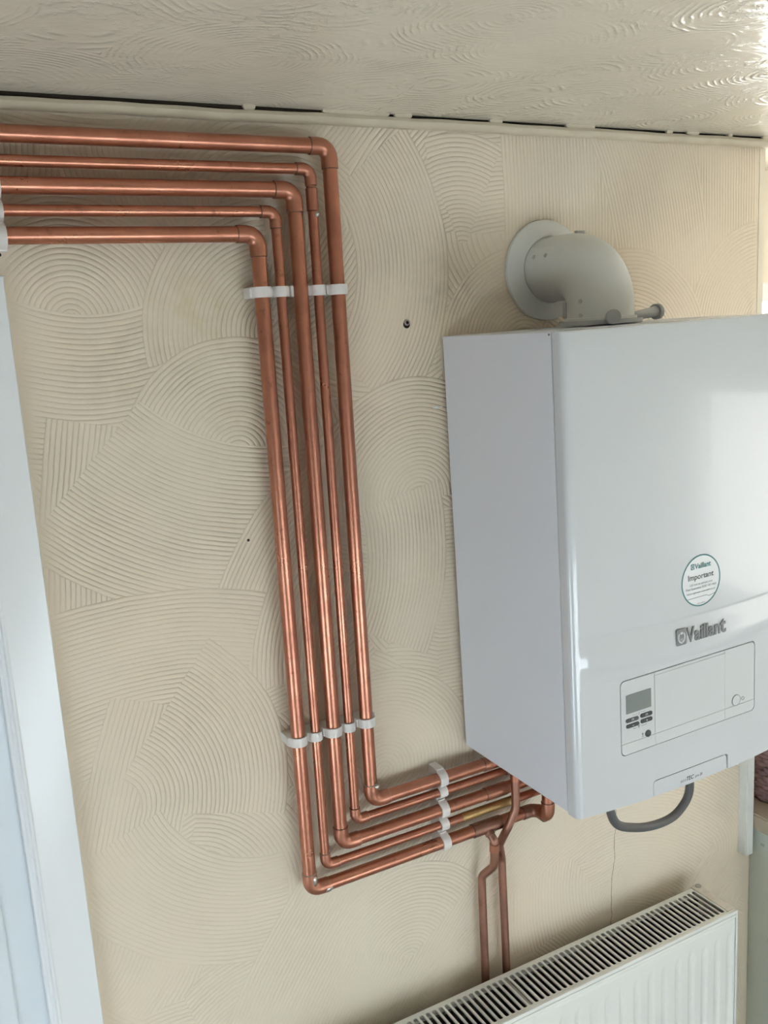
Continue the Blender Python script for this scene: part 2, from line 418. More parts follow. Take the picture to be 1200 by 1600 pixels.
bm = bmesh.new()
box(bm, DX1+0.0048, XC, 0, 0.12, FZ, 1.06)
box(bm, XL, DX0, 0, 0.12, FZ, 1.06)
box(bm, DX0, DX1+0.005, 0, 0.12, DZ1, 1.06)
struct(obj('wall_back', bm, M['wall']), 'magnolia wall combed in overlapping fan shaped strokes')
bm = bmesh.new()        # recess beyond the corner, with a window
box(bm, XC, 0.80, 0.3, 0.42, FZ, 1.06); box(bm, 1.57, XR, 0.3, 0.42, FZ, 1.06)
box(bm, 0.80, 1.57, 0.3, 0.42, FZ, -0.08); box(bm, 0.80, 1.57, 0.3, 0.42, 0.79, 1.06)
box(bm, XC-0.03, XC-0.0005, 0.12, 0.3, FZ, 1.06)
struct(obj('wall_recess', bm, M['plain']))
bm = bmesh.new()
box(bm, XR, XR+0.12, YF, -1.8, FZ, 1.06); box(bm, XR, XR+0.12, -0.3, 0.42, FZ, 1.06)
box(bm, XR, XR+0.12, -1.8, -0.3, FZ, -0.3); box(bm, XR, XR+0.12, -1.8, -0.3, 0.5, 1.06)
struct(obj('wall_right', bm, M['far_wall']))
bm = bmesh.new()
box(bm, XL-0.12, XL, YF, -2.35, FZ, 1.06); box(bm, XL-0.12, XL, -0.65, 0.12, FZ, 1.06)
box(bm, XL-0.12, XL, -2.35, -0.65, FZ, -1.15); box(bm, XL-0.12, XL, -2.35, -0.65, -0.28, 1.06)
struct(obj('wall_left', bm, M['far_wall']))
bm = bmesh.new()
box(bm, XL-0.12, -0.6, YF-0.12, YF, FZ, 1.06); box(bm, 1.3, XR+0.12, YF-0.12, YF, FZ, 1.06)
box(bm, -0.6, 1.3, YF-0.12, YF, -0.3, 1.06); box(bm, -0.6, 1.3, YF-0.12, YF, FZ, -1.2)
struct(obj('wall_front', bm, M['far_wall']))
struct(obj('floor', B(XL-0.12, XR+0.12, YF-0.12, 0.42, FZ-0.05, FZ), M['floor']))
struct(obj('ceiling', B(XL-0.12, XR+0.12, YF-0.12, 0.42, CZ, CZ+0.06), M['ceiling']), 'glossy swirl textured ceiling')

def window(name, axis, pos, a0, a1, z0, z1, bars, outward):
    """frame and panes in a wall; axis 'x' = wall plane x=pos, 'y' = wall plane y=pos"""
    root = bpy.data.objects.new(name, None); C.objects.link(root); root['kind'] = 'structure'
    d0, d1 = sorted((pos+outward*0.03, pos+outward*0.09))
    def bb(bm_, u0, u1, w0, w1, e0=d0, e1=d1):
        if axis == 'y': box(bm_, u0, u1, e0, e1, w0, w1)
        else: box(bm_, e0, e1, u0, u1, w0, w1)
    f = 0.045
    bm_ = bmesh.new()
    bb(bm_, a0, a0+f, z0, z1); bb(bm_, a1-f, a1, z0, z1); bb(bm_, a0+f, a1-f, z0, z0+f); bb(bm_, a0+f, a1-f, z1-f, z1)
    for k in range(1, bars):
        c = a0 + (a1-a0)*k/bars; bb(bm_, c-f/2, c+f/2, z0+f, z1-f)
    obj('window_frame', bm_, M['frame'], root)
    for k in range(bars):
        u0 = a0+(a1-a0)*k/bars + f*0.6; u1 = a0+(a1-a0)*(k+1)/bars - f*0.6
        bm_ = bmesh.new(); m_ = (d0+d1)/2
        bb(bm_, u0, u1, z0+f*0.9, z1-f*0.9, m_-0.002, m_+0.002)
        obj('pane', bm_, M['glass'], root)
    return root
window('window_1', 'y', 0.3, 0.80, 1.57, -0.08, 0.79, 1, 1)
window('window_2', 'x', XR, -1.8, -0.3, -0.3, 0.5, 2, 1)
window('window_3', 'x', XL, -2.35, -0.65, -1.15, -0.28, 2, -1)
window('window_4', 'y', YF, -0.6, 1.3, -1.2, -0.3, 2, -1)

# coving bead with the dark gap above it, gap filled in places
bm = bmesh.new()
prof = [(0.0, 1.0355), (-0.006, 1.0320), (-0.013, 1.0322), (-0.0185, 1.0355), (-0.0205, 1.0405), (-0.0190, 1.0452), (-0.0145, 1.0468), (0.0, 1.0468)]
xs = np.linspace(XL, XC+0.002, 150); rings = []
for i, x in enumerate(xs):
    w = 0.0005*math.sin(x*23) + 0.0004*math.sin(x*61+1) + 0.0022*min(1, max(0, (x+0.32)/0.25))
    rings.append([bm.verts.new((x, y, z+w)) for y, z in prof])
for i in range(len(xs)-1):
    for k in range(len(prof)-1): bm.faces.new((rings[i][k], rings[i+1][k], rings[i+1][k+1], rings[i][k+1]))
bm.faces.new(rings[0]); bm.faces.new(rings[-1])
cov = struct(obj('trim_1', bm, M['coving'], smooth='auto'), 'painted coving bead with a dark gap under the ceiling')
def filler(x0, x1, amp, seed, y=-0.0195, low=1.0455):
    rd = random.Random(seed); bm = bmesh.new(); n = max(6, int((x1-x0)/0.006)); prev = None
    for i in range(n+1):
        x = x0+(x1-x0)*i/n; e = math.sin(PI*i/n)
        lo = low + 0.0045*(1-min(1, e*4)) - amp*e**1.5 - 0.0006*rd.random(); yy = y + 0.0015 - 0.001*rd.random()
        ring = [bm.verts.new(c) for c in ((x, y+0.008, CZ+0.001), (x, yy-0.002*min(1, e*2), CZ+0.001), (x, yy, (lo+CZ)/2+0.001), (x, yy+0.001, lo), (x, y+0.006, lo))]
        if prev:
            for k in range(5): bm.faces.new((prev[k], ring[k], ring[(k+1) % 5], prev[(k+1) % 5]))
        else: bm.faces.new(ring[::-1])
        prev = ring
    bm.faces.new(prev)
    obj('gap_filler', bm, M['coving'], cov, smooth='auto')
for a in ((-0.319, -0.300, 0.0, 1), (-0.196, -0.085, 0.0, 2), (-0.075, -0.045, -0.0015, 3), (0.10, 0.125, -0.001, 4), (0.255, 0.318, 0.0035, 5), (0.485, 0.50, 0, 6), (0.535, 0.565, -0.0005, 7), (0.640, 0.652, 0, 8), (0.735, 0.762, 0.0, 9)): filler(*a)
bm = bmesh.new(); box(bm, XL, XC, -0.012, -0.001, 1.0462, CZ+0.001)
obj('gap_shade', bm, M['hole'], cov)  # near-black strip put in as the shade inside the gap

# plaster edge strip at the outer corner
struct(obj('trim_2', B(0.747, XC+0.0012, -0.0012, 0.02, FZ+0.9, 1.034, bev=0.0006, seg=1), M['plain']), 'smooth corner bead strip at the end of the combed wall')

# ------------------------------------------------------------------ door at the left
dr = bpy.data.objects.new('door_1', None); C.objects.link(dr); dr['kind'] = 'structure'; dr['label'] = 'white door with glossy moulded frame at the left edge'
AX = -0.6615
def architrave(x_out, x_in, sgn):
    """vertical casing, section given from the outer edge inwards"""
    sec = [(0, 0.0), (0, 0.0155), (0.0015, 0.0175), (0.0560, 0.0180), (0.0585, 0.0195), (0.0615, 0.0190), (0.0635, 0.0145), (0.0670, 0.0135), (0.0690, 0.0105), (0.0720, 0.0095), (0.0735, 0.0), ]
    bm = bmesh.new(); top = 0.829
    lo = [bm.verts.new((x_out - sgn*s, -t, FZ)) for s, t in sec]
    hi = [bm.verts.new((x_out - sgn*s, -t, top-s)) for s, t in sec]
    far = [bm.verts.new(((DX0-0.0735)+s if sgn > 0 else (DX1+0.0735)-s, -t, top-s)) for s, t in sec]
    n = len(sec)
    for i in range(n-1):
        bm.faces.new((lo[i], lo[i+1], hi[i+1], hi[i]))
        if sgn > 0: bm.faces.new((hi[i], hi[i+1], far[i+1], far[i]))
    return bm
obj('architrave', architrave(AX, DX1, 1), M['gloss_white'], dr, smooth='auto')
bm = architrave(DX0-0.0735, DX0, -1); obj('architrave', bm, M['gloss_white'], dr, smooth='auto')
bm = bmesh.new(); box(bm, DX1+0.0045, DX1+0.03, 0.0005, 0.12, FZ, DZ1+0.03); box(bm, DX0-0.03, DX0, 0.0005, 0.12, FZ, DZ1+0.03); box(bm, DX0, DX1, 0.0, 0.12, DZ1, DZ1+0.03)
obj('door_lining', bm, M['gloss_white'], dr)
lf = obj('door_leaf', B(DX0+0.003, DX1+0.004, 0.0006, 0.044, FZ+0.004, DZ1-0.003, bev=0.0015), M['door_white'], dr)
for z0, z1 in ((FZ+0.2, -0.55), (-0.42, 0.62)):
    bm = bmesh.new(); box(bm, DX0+0.045, DX1-0.040, -0.004, 0.003, z0, z1, bev=0.003)
    obj('door_panel', bm, M['door_white'], lf)
obj('door_handle', tube(bmesh.new(), poly_path([(DX0+0.06, 0.004, -0.25), (DX0+0.06, -0.045, -0.25), (DX0+0.17, -0.045, -0.25)], 0.012), 0.009, 12), M['screw'], dr, smooth=True)

# ------------------------------------------------------------------ copper pipes
R22, R15 = 0.0110, 0.0075
YP = -0.030
PX = [-0.1965, -0.2288, -0.2570, -0.2882, -0.3183]
ZT = [0.9988, 0.9666, 0.9373, 0.9070, 0.8764]
ZB = [-0.0393, -0.0641, -0.0978, -0.1265, -0.1605]
XE = [0.310, 0.265, 0.222, 0.182, 0.141]
RR = [R22, R15, R22, R15, R22]
def elbow(parent, a, c, b, r, m, rings=('joint', 'joint')):
    """a, b are points along the two legs; c the corner; leg length is fixed by the size"""
    a, c, b = Vector(a), Vector(c), Vector(b)
    L = 0.031 if r > 0.01 else 0.0225; Rb = 0.0165 if r > 0.01 else 0.0125
    ra = r*1.075 + 0.0004; rs_ = r + 0.0014
    da = (a-c).normalized(); db = (b-c).normalized()
    mid = arc_corner(c+da, c, c+db, Rb, 7)
    s0 = c+da*L; s1 = c+da*(L-0.013); e1 = c+db*(L-0.013); e0 = c+db*L
    pts = [s0, s1] + mid + [e1, e0] if (L-0.013) > Rb*1.02 else [s0] + mid + [e0]
    rad = [rs_] + [rs_ if (p-s0).length < 0.014 or (p-e0).length < 0.014 else rs_*0.985 for p in pts[1:-1]] + [rs_]
    el = obj('elbow', tube(bmesh.new(), pts, rad, 24), m, parent, smooth='auto')
    for p, d, mm in ((s0, da, rings[0]), (e0, db, rings[1])):
        bm_ = bmesh.new(); tube(bm_, [p-d*0.0002, p+d*0.0009], [rs_+0.0001, r+0.0003], 24)
        obj('solder_ring', bm_, M[mm], el, smooth='auto')
    return el
names = ['outermost of the five copper pipe runs, thick, turning down at the far right', 'thin copper pipe run second from the outermost, with a soldered coupler below its top bend',
         'middle thick copper pipe run, passing in front of the open clip', 'thin copper pipe run between the middle and innermost thick runs', 'innermost thick copper pipe run, reaching the lowest corner and the tee']
for i in range(5):
    r = RR[i]; x = PX[i]; zt = ZT[i]; zb = ZB[i]; xe = XE[i]
    t = thing('copper_pipe', names[i], 'pipe', (x, YP, zt), group='copper pipes along the wall')
    def L(*p): return (p[0]-x, p[1]-YP, p[2]-zt)
    L0 = 0.018
    obj('pipe_length', tube(bmesh.new(), [L(-2.15, YP, zt), L(x-L0, YP, zt)], r, 28), M['copper'], t, smooth='auto')
    obj('pipe_length', tube(bmesh.new(), [L(x, YP, zt-L0), L(x, YP, zb+L0)], r, 28), M['copper'], t, smooth='auto')
    elbow(t, L(x-1, YP, zt), L(x, YP, zt), L(x, YP, zt-1), r, M['copper_fit'])
    elbow(t, L(x, YP, zb+1), L(x, YP, zb), L(x+1, YP, zb), r, M['copper_fit'], ('solder', 'solder') if i in (0, 3, 4) else ('joint', 'solder'))
    obj('pipe_length', tube(bmesh.new(), [L(x+L0, YP, zb), L(xe-L0, YP, zb)], r, 28), M['copper'] , t, smooth='auto')
    yo = -0.0680
    elbow(t, L(xe-1, YP, zb), L(xe, YP, zb), L(xe, YP-1, zb), r, M['copper_dull'])
    elbow(t, L(xe, YP+1, zb), L(xe, yo if i == 4 else -0.085, zb), L(xe, yo if i == 4 else -0.085, zb+1), r, M['copper_fit'])
    ye = yo if i == 4 else -0.085
    obj('pipe_length', tube(bmesh.new(), [L(xe, ye, zb+L0), L(xe, ye, -0.012)], r, 28), M['copper'], t, smooth='auto')
    def sleeve(a, b, rr, m, name='coupler'):
        s = obj(name, tube(bmesh.new(), [a, b], rr, 24), m, t, smooth='auto')
        d = (Vector(b)-Vector(a)).normalized()
        for p, dd_ in ((Vector(a), -d), (Vector(b), d)):
            obj('solder_ring', tube(bmesh.new(), [p, p+dd_*0.0010], [rr, r+0.0002], 24), M['joint'], s, smooth='auto')
        return s
    if i == 1:
        sleeve(L(x, YP, 0.9395), L(x, YP, 0.9090), r+0.0013, M['copper_fit'])
        bm = bmesh.new(); bmesh.ops.create_icosphere(bm, subdivisions=2, radius=0.0042, matrix=Matrix.Translation(L(x+0.0035, YP-0.0068, 0.903)))
        obj('solder_blob', bm, M['solder'], t, smooth=True)
        sleeve(L(0.075, YP, zb), L(0.115, YP, zb), r+0.0012, M['copper_fit'])
    if i == 0:
        bm = bmesh.new(); bmesh.ops.create_icosphere(bm, subdivisions=2, radius=0.0055, matrix=Matrix.Translation(L(x+0.006, YP-0.0095, zb+0.029)))
        obj('solder_blob', bm, M['solder'], t, smooth=True)
        sleeve(L(0.028, YP, zb), L(0.056, YP, zb), r+0.0013, M['copper_fit'])
    if i == 2: sleeve(L(0.030, YP, zb), L(0.075, YP, zb), r+0.0012, M['copper_fit'])
    if i == 3:
        s = obj('coupler', tube(bmesh.new(), [L(-0.022, YP, zb), L(0.098, YP, zb)], r+0.0006, 24), M['brass'], t, smooth='auto', label='brassy tarnished section')
    if i == 4:
        bm = bmesh.new(); bmesh.ops.create_icosphere(bm, subdivisions=2, radius=0.0055, matrix=Matrix.Translation(L(x+0.004, YP-0.0105, zb+0.020)) @ Matrix.Diagonal((1, 0.5, 1.8, 1)))
        obj('solder_blob', bm, M['solder'], t, smooth=True)
        bm = bmesh.new(); bmesh.ops.create_icosphere(bm, subdivisions=2, radius=0.0055, matrix=Matrix.Translation(L(x+0.028, YP-0.0100, zb-0.003)) @ Matrix.Diagonal((1.5, 0.5, 1, 1)))
        obj('solder_blob', bm, M['solder'], t, smooth=True)
        te = obj('tee_fitting', tube(bmesh.new(), [L(0.000, YP, zb), L(0.060, YP, zb)], r+0.0016, 28), M['copper_dull'], t, smooth='auto')
        bm = bmesh.new(); tube(bm, [L(0.030, YP, zb), L(0.031, -0.042, zb-0.012)], R15+0.0016, 20)
        obj('tee_branch', bm, M['copper_dull'], te, smooth='auto')
        for xx, sg in ((0.0, -1), (0.060, 1)):
            obj('solder_ring', tube(bmesh.new(), [L(xx, YP, zb), L(xx+sg*0.001, YP, zb)], [r+0.0017, r+0.0003], 24), M['joint'], te, smooth='auto')

# feed pipes running down behind the radiator
t = thing('radiator_pipe', 'thin dull copper pipe leaving the tee and kinking left before dropping behind the radiator', 'pipe', (0.031, -0.042, -0.172))
def LL(p, o=(0.031, -0.042, -0.172)): return tuple(a-b for a, b in zip(p, o))
pts = [(0.0312, -0.0415, -0.1718), (0.0338, -0.049, -0.181), (0.0342, -0.046, -0.2190), (0.0345, -0.042, -0.236), (0.0215, -0.021, -0.262), (0.0218, -0.020, -0.290), (0.0192, -0.020, -1.10)]
obj('pipe_length', tube(bmesh.new(), [LL(p) for p in poly_path(pts[:2]+pts[2:3]+pts[3:], [0.006, 0.03, 0.020, 0.020, 0.05], 6)], R15, 20), M['copper_dull'], t, smooth='auto')
obj('coupler', tube(bmesh.new(), [LL((0.0338, -0.0488, -0.186)), LL((0.0340, -0.0470, -0.202))], R15+0.0014, 20), M['copper_fit'], t, smooth='auto')
t = thing('radiator_pipe', 'thin dull copper pipe from under the boiler bending left then dropping straight behind the radiator', 'pipe', (0.0739, -0.066, -0.012))
o_ = (0.0739, -0.066, -0.012)
pts = [(0.0752, -0.062, -0.012), (0.0752, -0.060, -0.124), (0.0610, -0.0545, -0.160), (0.0570, -0.030, -0.205), (0.0670, -0.0215, -0.243), (0.0735, -0.020, -1.10)]
obj('pipe_length', tube(bmesh.new(), [LL(p, o_) for p in poly_path(pts, [0.030, 0.02, 0.02, 0.03], 6)], R15, 20), M['copper_dull'], t, smooth='auto')
obj('coupler', tube(bmesh.new(), [LL((0.0752, -0.0615, -0.045), o_), LL((0.0752, -0.061, -0.070), o_)], R15+0.0013, 20), M['copper_fit'], t, smooth='auto')

# ------------------------------------------------------------------ pipe clips
def clip_mesh(r, open_=False, wid=0.0150):
    """nylon clip seen along the pipe: s across, t = distance out from the wall"""
    tc = -YP
    W = r + 0.0052; ro = r + 0.0030
    poly = [(-W-0.0012, 0.0003), (W+0.0012, 0.0003), (W+0.0012, tc-0.006), (W-0.0006, tc-0.001)]
    for k in range(0, 19):
        a = math.radians(8 + (164)*k/18); poly.append((ro*math.cos(a)*1.03, tc + ro*math.sin(a)))
    poly += [(-W+0.0006, tc-0.001), (-W-0.0012, tc-0.006)]
    def hit(a):
        d = (math.cos(a), math.sin(a)); best = None
        for i in range(len(poly)):
            x1, y1 = poly[i][0], poly[i][1]-tc; x2, y2 = poly[(i+1) % len(poly)][0], poly[(i+1) % len(poly)][1]-tc
            ex, ey = x2-x1, y2-y1; den = d[0]*ey-d[1]*ex
            if abs(den) < 1e-12: continue
            tt = (x1*ey-y1*ex)/den; u = (x1*d[1]-y1*d[0])/den
            if tt > 0 and -1e-6 <= u <= 1+1e-6: best = tt if best is None else min(best, tt)
        return (d[0]*best, tc+d[1]*best)
    n = 56
    angs = sorted(set([2*PI*k/n for k in range(n)] + [math.atan2(p[1]-tc, p[0]) % (2*PI) for p in poly[:4]+poly[-2:]]))
    bm = bmesh.new(); R_ = []
    if open_: angs = [a for a in angs if not (math.radians(2) < a < math.radians(178))]; angs = sorted(angs, key=lambda a: (a+PI/2-0.001 - PI) % (2*PI))
    for a in angs:
        ox = hit(a); ix = ((r+0.0004)*math.cos(a), tc+(r+0.0004)*math.sin(a))
        R_.append([bm.verts.new((q[0], -q[1], s*wid/2)) for s in (-1, 1) for q in (ox, ix)])
    m_ = len(R_)
    rng_ = range(m_-1) if open_ else range(m_)
    for i in rng_:
        a, b = R_[i], R_[(i+1) % m_]
        if open_ and math.hypot(a[1].co.x-b[1].co.x, a[1].co.y-b[1].co.y) > r: continue
        bm.faces.new((a[0], b[0], b[2], a[2])); bm.faces.new((a[1], a[3], b[3], b[1]))
        bm.faces.new((a[0], a[1], b[1], b[0])); bm.faces.new((a[2], b[2], b[3], a[3]))
    if open_:
        for e in [e for e in bm.edges if e.is_boundary]: pass
        bmesh.ops.holes_fill(bm, edges=[e for e in bm.edges if e.is_boundary], sides=6)
    # hinge notch line on one shoulder
    box(bm, W-0.0004, W+0.0022, -tc+0.004, -tc+0.012, -wid/2, wid/2)
    return bm
which = ['outermost thick pipe', 'thin pipe beside the outermost', 'middle thick pipe', 'thin pipe beside the innermost', 'innermost thick pipe']
def make_clip(i, row, open_=False):
    r = RR[i]
    vert = row in ('upper', 'lower')
    if row == 'upper': loc = (PX[i], 0, 0.7955); pl = 'upper row'
    elif row == 'lower': loc = (PX[i], 0, 0.1035); pl = 'lower row'
    elif row == 'right': loc = (-0.0600, 0, ZB[i]); pl = 'beside the boiler'
    else: loc = (-0.6615, 0, ZT[i]); pl = 'above the door'
    rot = (0, 0, 0) if vert else (0, PI/2, 0)
    t = thing('pipe_clip', ('open white nylon clip behind the ' if open_ else 'white nylon clip holding the ') + which[i] + ', ' + pl, 'clip', loc, rot, 'white nylon pipe clips')
    b = obj('clip_body', clip_mesh(r, open_), M['nylon'], t, smooth='auto')
    obj('clip_screw', cyl(bmesh.new(), (0, -0.0145, 0), (0, -1, 0), 0.0028, 0.002, 12), M['screw'], t)
    if not open_:  # snap catch seen on the shoulder
        obj('clip_catch', B(-r-0.0068, -r-0.0042, YP+0.001, YP+0.010, -0.0062, 0.0062, bev=0.0005), M['nylon'], t)
for i in range(5):
    make_clip(i, 'upper', open_=(i == 2)); make_clip(i, 'lower'); make_clip(i, 'right')
for i in (2, 3, 4): make_clip(i, 'left')

# ------------------------------------------------------------------ boiler (local: x right, y out from wall is negative, z up)
bo = thing('boiler', 'white wall hung gas boiler with control panel, badge and round sticker', 'boiler',
           (0.00748876, -0.0095552, -0.00336145), (-0.00106614, -0.01413538, -0.00567076))
YS, YFR, BW, BH = -0.2815, -0.3072, 0.440, 0.720
bm = bmesh.new()
box(bm, 0.0, BW, YS, 0.0, 0.0, BH-0.0008, bev=0.0008, seg=1)
obj('casing', bm, M['boiler_side'], bo, smooth='auto')
obj('seam_shade', B(0.0012, BW-0.0012, YS-0.0016, YS+0.001, 0.002, BH-0.003), M['seam'], bo)  # dark sheet whose colour stands in for shade in the cover seam
# front cover: rounded uprights swept in height, moulded front
def wb(u): return -0.0030 - 0.0116*max(0.0, 1-((u-0.245)/0.225)**2)
def crease(u, w):
    c1 = 0.2697 + 0.19*(u-0.28)**2; c2 = 0.2155 + 0.37*(u-0.26)**2
    fade = min(1, max(0, (u-0.006)/0.02))
    def ss(a, b, x): t_ = min(1, max(0, (x-a)/(b-a))); return t_*t_*(3-2*t_)
    if w > c1: return -0.0
    d = 0.0007*(ss(0, 0.0030, c1-w))                       # small step in
    d -= 0.0036*ss(0, c1-c2, c1-w)*fade                     # swell outwards down to the second line
    d += 0.0024*ss(0, 0.016, c2-w)*fade if w < c2 else 0
    return d*ss(0.2005, 0.2065, w)
edge = [(0.0, YS-0.0018), (0.0, -0.2975), (0.0006, -0.3005), (0.0022, -0.3031), (0.0026, -0.3035), (0.0046, -0.3052), (0.0066, -0.3060), (0.0072, -0.30615), (0.0096, YFR)]
us = list(np.linspace(0.0096, BW-0.0096, 106))
ws = sorted(set(list(np.round(np.linspace(0.200, 0.300, 64), 5)) + list(np.linspace(0.30, BH-0.004, 16)) + [BH-0.0022, BH-0.0008, BH]))
bm = bmesh.new()
def colset(w):
    inset = 0.0 if w < BH-0.003 else {0: 0.0}.get(0, 0)
    k = max(0.0, (w-(BH-0.004))/0.004)
    dy = 0.0034*(1-math.sqrt(max(0, 1-k*k)))
    row = [(e[0], min(e[1]+dy, YS-0.0018)) for e in edge]
    row += [(u, YFR + crease(u, w) + dy) for u in us[1:-1]]
    row += [(BW-e[0], min(e[1]+dy, YS-0.0018)) for e in reversed(edge)]
    return row
prev = None
for w in ws:
    row = [bm.verts.new((x, y, w)) for x, y in colset(w)]
    if prev:
        for k in range(len(row)-1): bm.faces.new((prev[k], prev[k+1], row[k+1], row[k]))
    prev = row
bm.faces.new(prev)
# lower uprights and front sheet with the panel opening and the bottom access recess
low = colset(0.200)
xsb = [x for x, y in low]
pan = rrect(0.0862, 0.3768, 0.0742, 0.1962, 0.0085, 8)
acc_u0, acc_u1, acc_w = 0.1500, 0.3150, 0.0150
top_i = 0
fr0, fr1 = len(edge)-1, len(low)-len(edge)
botv = [bm.verts.new((x, y, wb(x))) for x, y in low]
topv = [bm.verts.new((x, y, 0.200)) for x, y in low]
for k in list(range(fr0)) + list(range(fr1, len(low)-1)):
    bm.faces.new((botv[k], botv[k+1], topv[k+1], topv[k]))
outer = topv[fr0:fr1+1][::-1]
bl = botv[fr0:fr1+1]
accl = []
for (x, z) in [(acc_u0, wb(acc_u0)), (acc_u0, acc_w-0.006), (acc_u0+0.002, acc_w-0.002), (acc_u0+0.006, acc_w), (acc_u1-0.006, acc_w-0.0008), (acc_u1, acc_w-0.004), (acc_u1, wb(acc_u1))]:
    accl.append(bm.verts.new((x, YFR, z)))
chain = [v for v in bl if v.co.x < acc_u0-0.001] + accl + [v for v in bl if v.co.x > acc_u1+0.001]
loop = outer + chain
es = []
for i in range(len(loop)): es.append(bm.edges.get((loop[i], loop[(i+1) % len(loop)])) or bm.edges.new((loop[i], loop[(i+1) % len(loop)])))
hv = [bm.verts.new((x, YFR, z)) for x, z in pan]
hes = [bm.edges.new((hv[i], hv[(i+1) % len(hv)])) for i in range(len(hv))]
bmesh.ops.triangle_fill(bm, use_beauty=True, use_dissolve=False, edges=es+hes, normal=(0, -1, 0))
# returns of the opening, of the recess and of the bottom edge
hb = [bm.verts.new((v.co.x, YFR+0.0062, v.co.z)) for v in hv]
for i in range(len(hv)): j = (i+1) % len(hv); bm.faces.new((hv[i], hv[j], hb[j], hb[i]))
bm.faces.new(hb)
rb = [bm.verts.new((v.co.x, YFR+0.0060, v.co.z)) for v in accl]
for i in range(len(accl)-1): bm.faces.new((accl[i], accl[i+1], rb[i+1], rb[i]))
def ret(vs__, dy):
    b2 = [bm.verts.new((v.co.x, v.co.y+dy, v.co.z)) for v in vs__]
    for i in range(len(vs__)-1): bm.faces.new((vs__[i], vs__[i+1], b2[i+1], b2[i]))
ret([v for v in bl if v.co.x < acc_u0-0.001]+[accl[0]], 0.020); ret([accl[-1]]+[v for v in bl if v.co.x > acc_u1+0.001], 0.020)
bmesh.ops.remove_doubles(bm, verts=bm.verts, dist=0.00002)
fc = obj('front_cover', bm, M['boiler'], bo, smooth='auto')
for p_ in fc.data.polygons:
    if p_.center.z < 0.1999 and abs(p_.normal.y) > 0.999 and abs(p_.center.y-YFR) < 1e-5: p_.use_smooth = False
# access flap in the bottom recess
lp = [(acc_u0+0.0026, wb(acc_u0)+0.0003), (acc_u0+0.0026, acc_w-0.0085), (acc_u0+0.0045, acc_w-0.0045), (acc_u0+0.0085, acc_w-0.0030), (acc_u1-0.0065, acc_w-0.0036), (acc_u1-0.0014, acc_w-0.0065), (acc_u1-0.0009, wb(acc_u1)+0.0003)]
lp += [(u, wb(u)-0.0006) for u in np.linspace(acc_u1-0.004, acc_u0+0.004, 14)]
fl = obj('access_flap', prism(bmesh.new(), lp, YFR+0.0020, YFR+0.0055), M['boiler'], bo)
text_obj('model_lettering', 'eco', M['print'], fl, 0.2105, -0.0080, YFR+0.0019, 0.0085, width=0.0125, off=0.01, shear=0.25)
text_obj('model_lettering', 'TEC', M['dark_grey'], fl, 0.2235, -0.0082, YFR+0.0019, 0.0098, width=0.0165, off=0.03, shear=0.25)
text_obj('model_lettering', 'pro 28', M['dark_grey'], fl, 0.2420, -0.0078, YFR+0.0019, 0.0064, width=0.0165, off=0.02, shear=0.25)
# control panel modules
cp = obj('control_panel', prism(bmesh.new(), rrect(0.0882, 0.1560, 0.0934, 0.1940, (0.0004, 0.0004, 0.0004, 0.0080)), YFR+0.0007, YFR+0.0061), M['panel'], bo)
obj('panel_flap', prism(bmesh.new(), rrect(0.1566, 0.3078, 0.0934, 0.1892, 0.0005), YFR+0.0004, YFR+0.0061), M['panel'], bo)
obj('panel_trim', prism(bmesh.new(), [(0.1566, 0.1896), (0.3078, 0.1898), (0.3078, 0.1940), (0.1566, 0.1940)], YFR+0.0007, YFR+0.0061), M['panel'], bo)
gm = obj('gauge_panel', prism(bmesh.new(), rrect(0.3084, 0.3760, 0.0934, 0.1940, (0.0004, 0.0004, 0.0080, 0.0004)), YFR+0.0007, YFR+0.0061), M['panel'], bo)
obj('panel_strip', prism(bmesh.new(), rrect(0.0882, 0.1563, 0.0749, 0.0928, (0.0080, 0.0003, 0.0003, 0.0003)), YFR+0.0004, YFR+0.0061), M['panel'], bo)
obj('panel_strip', prism(bmesh.new(), rrect(0.1567, 0.3079, 0.0749, 0.0928, 0.0003), YFR+0.0004, YFR+0.0061), M['panel'], bo)
obj('panel_strip', prism(bmesh.new(), rrect(0.3083, 0.3760, 0.0749, 0.0928, (0.0003, 0.0080, 0.0003, 0.0003)), YFR+0.0004, YFR+0.0061), M['panel'], bo)
obj('display', prism(bmesh.new(), rrect(0.0981, 0.1485, 0.1409, 0.1712, 0.0008, 3), YFR+0.0001, YFR+0.001), M['lcd'], cp)
for (x0, x1, z0, z1, fl_) in ((0.0970, 0.1222, 0.1268, 0.1329, 'l'), (0.1262, 0.1502, 0.1275, 0.1340, 'r'), (0.0975, 0.1235, 0.1176, 0.1236, 'l'), (0.1265, 0.1502, 0.1183, 0.1247, 'r')):
    rr_ = 0.0029
    obj('button', prism(bmesh.new(), rrect(x0, x1, z0, z1, rr_, 6), YFR-0.0005, YFR+0.001), M['dark_grey'], cp)
for (s, x, z, h) in (('▭', 0.1085, 0.1285, 0.0032), ('▭', 0.1365, 0.1292, 0.0032)):
    bm = bmesh.new()
    for q in ((x, x+0.0036, z+0.0026, z+0.0031), (x, x+0.0005, z, z+0.0026), (x+0.0031, x+0.0036, z, z+0.0026)): box(bm, q[0], q[1], YFR-0.0008, YFR-0.0004, q[2], q[3])
    obj('button_symbol', bm, M['white_print'], cp)
obj('button_symbol', B(0.1093, 0.1125, YFR-0.0008, YFR-0.0004, 0.1200, 0.1206), M['white_print'], cp)
bm = B(0.1372, 0.1404, YFR-0.0008, YFR-0.0004, 0.1211, 0.1217); box(bm, 0.1385, 0.1391, YFR-0.0008, YFR-0.0004, 0.1198, 0.1230)
obj('button_symbol', bm, M['white_print'], cp)
bm = bmesh.new()   # printed bracket and lines round the buttons
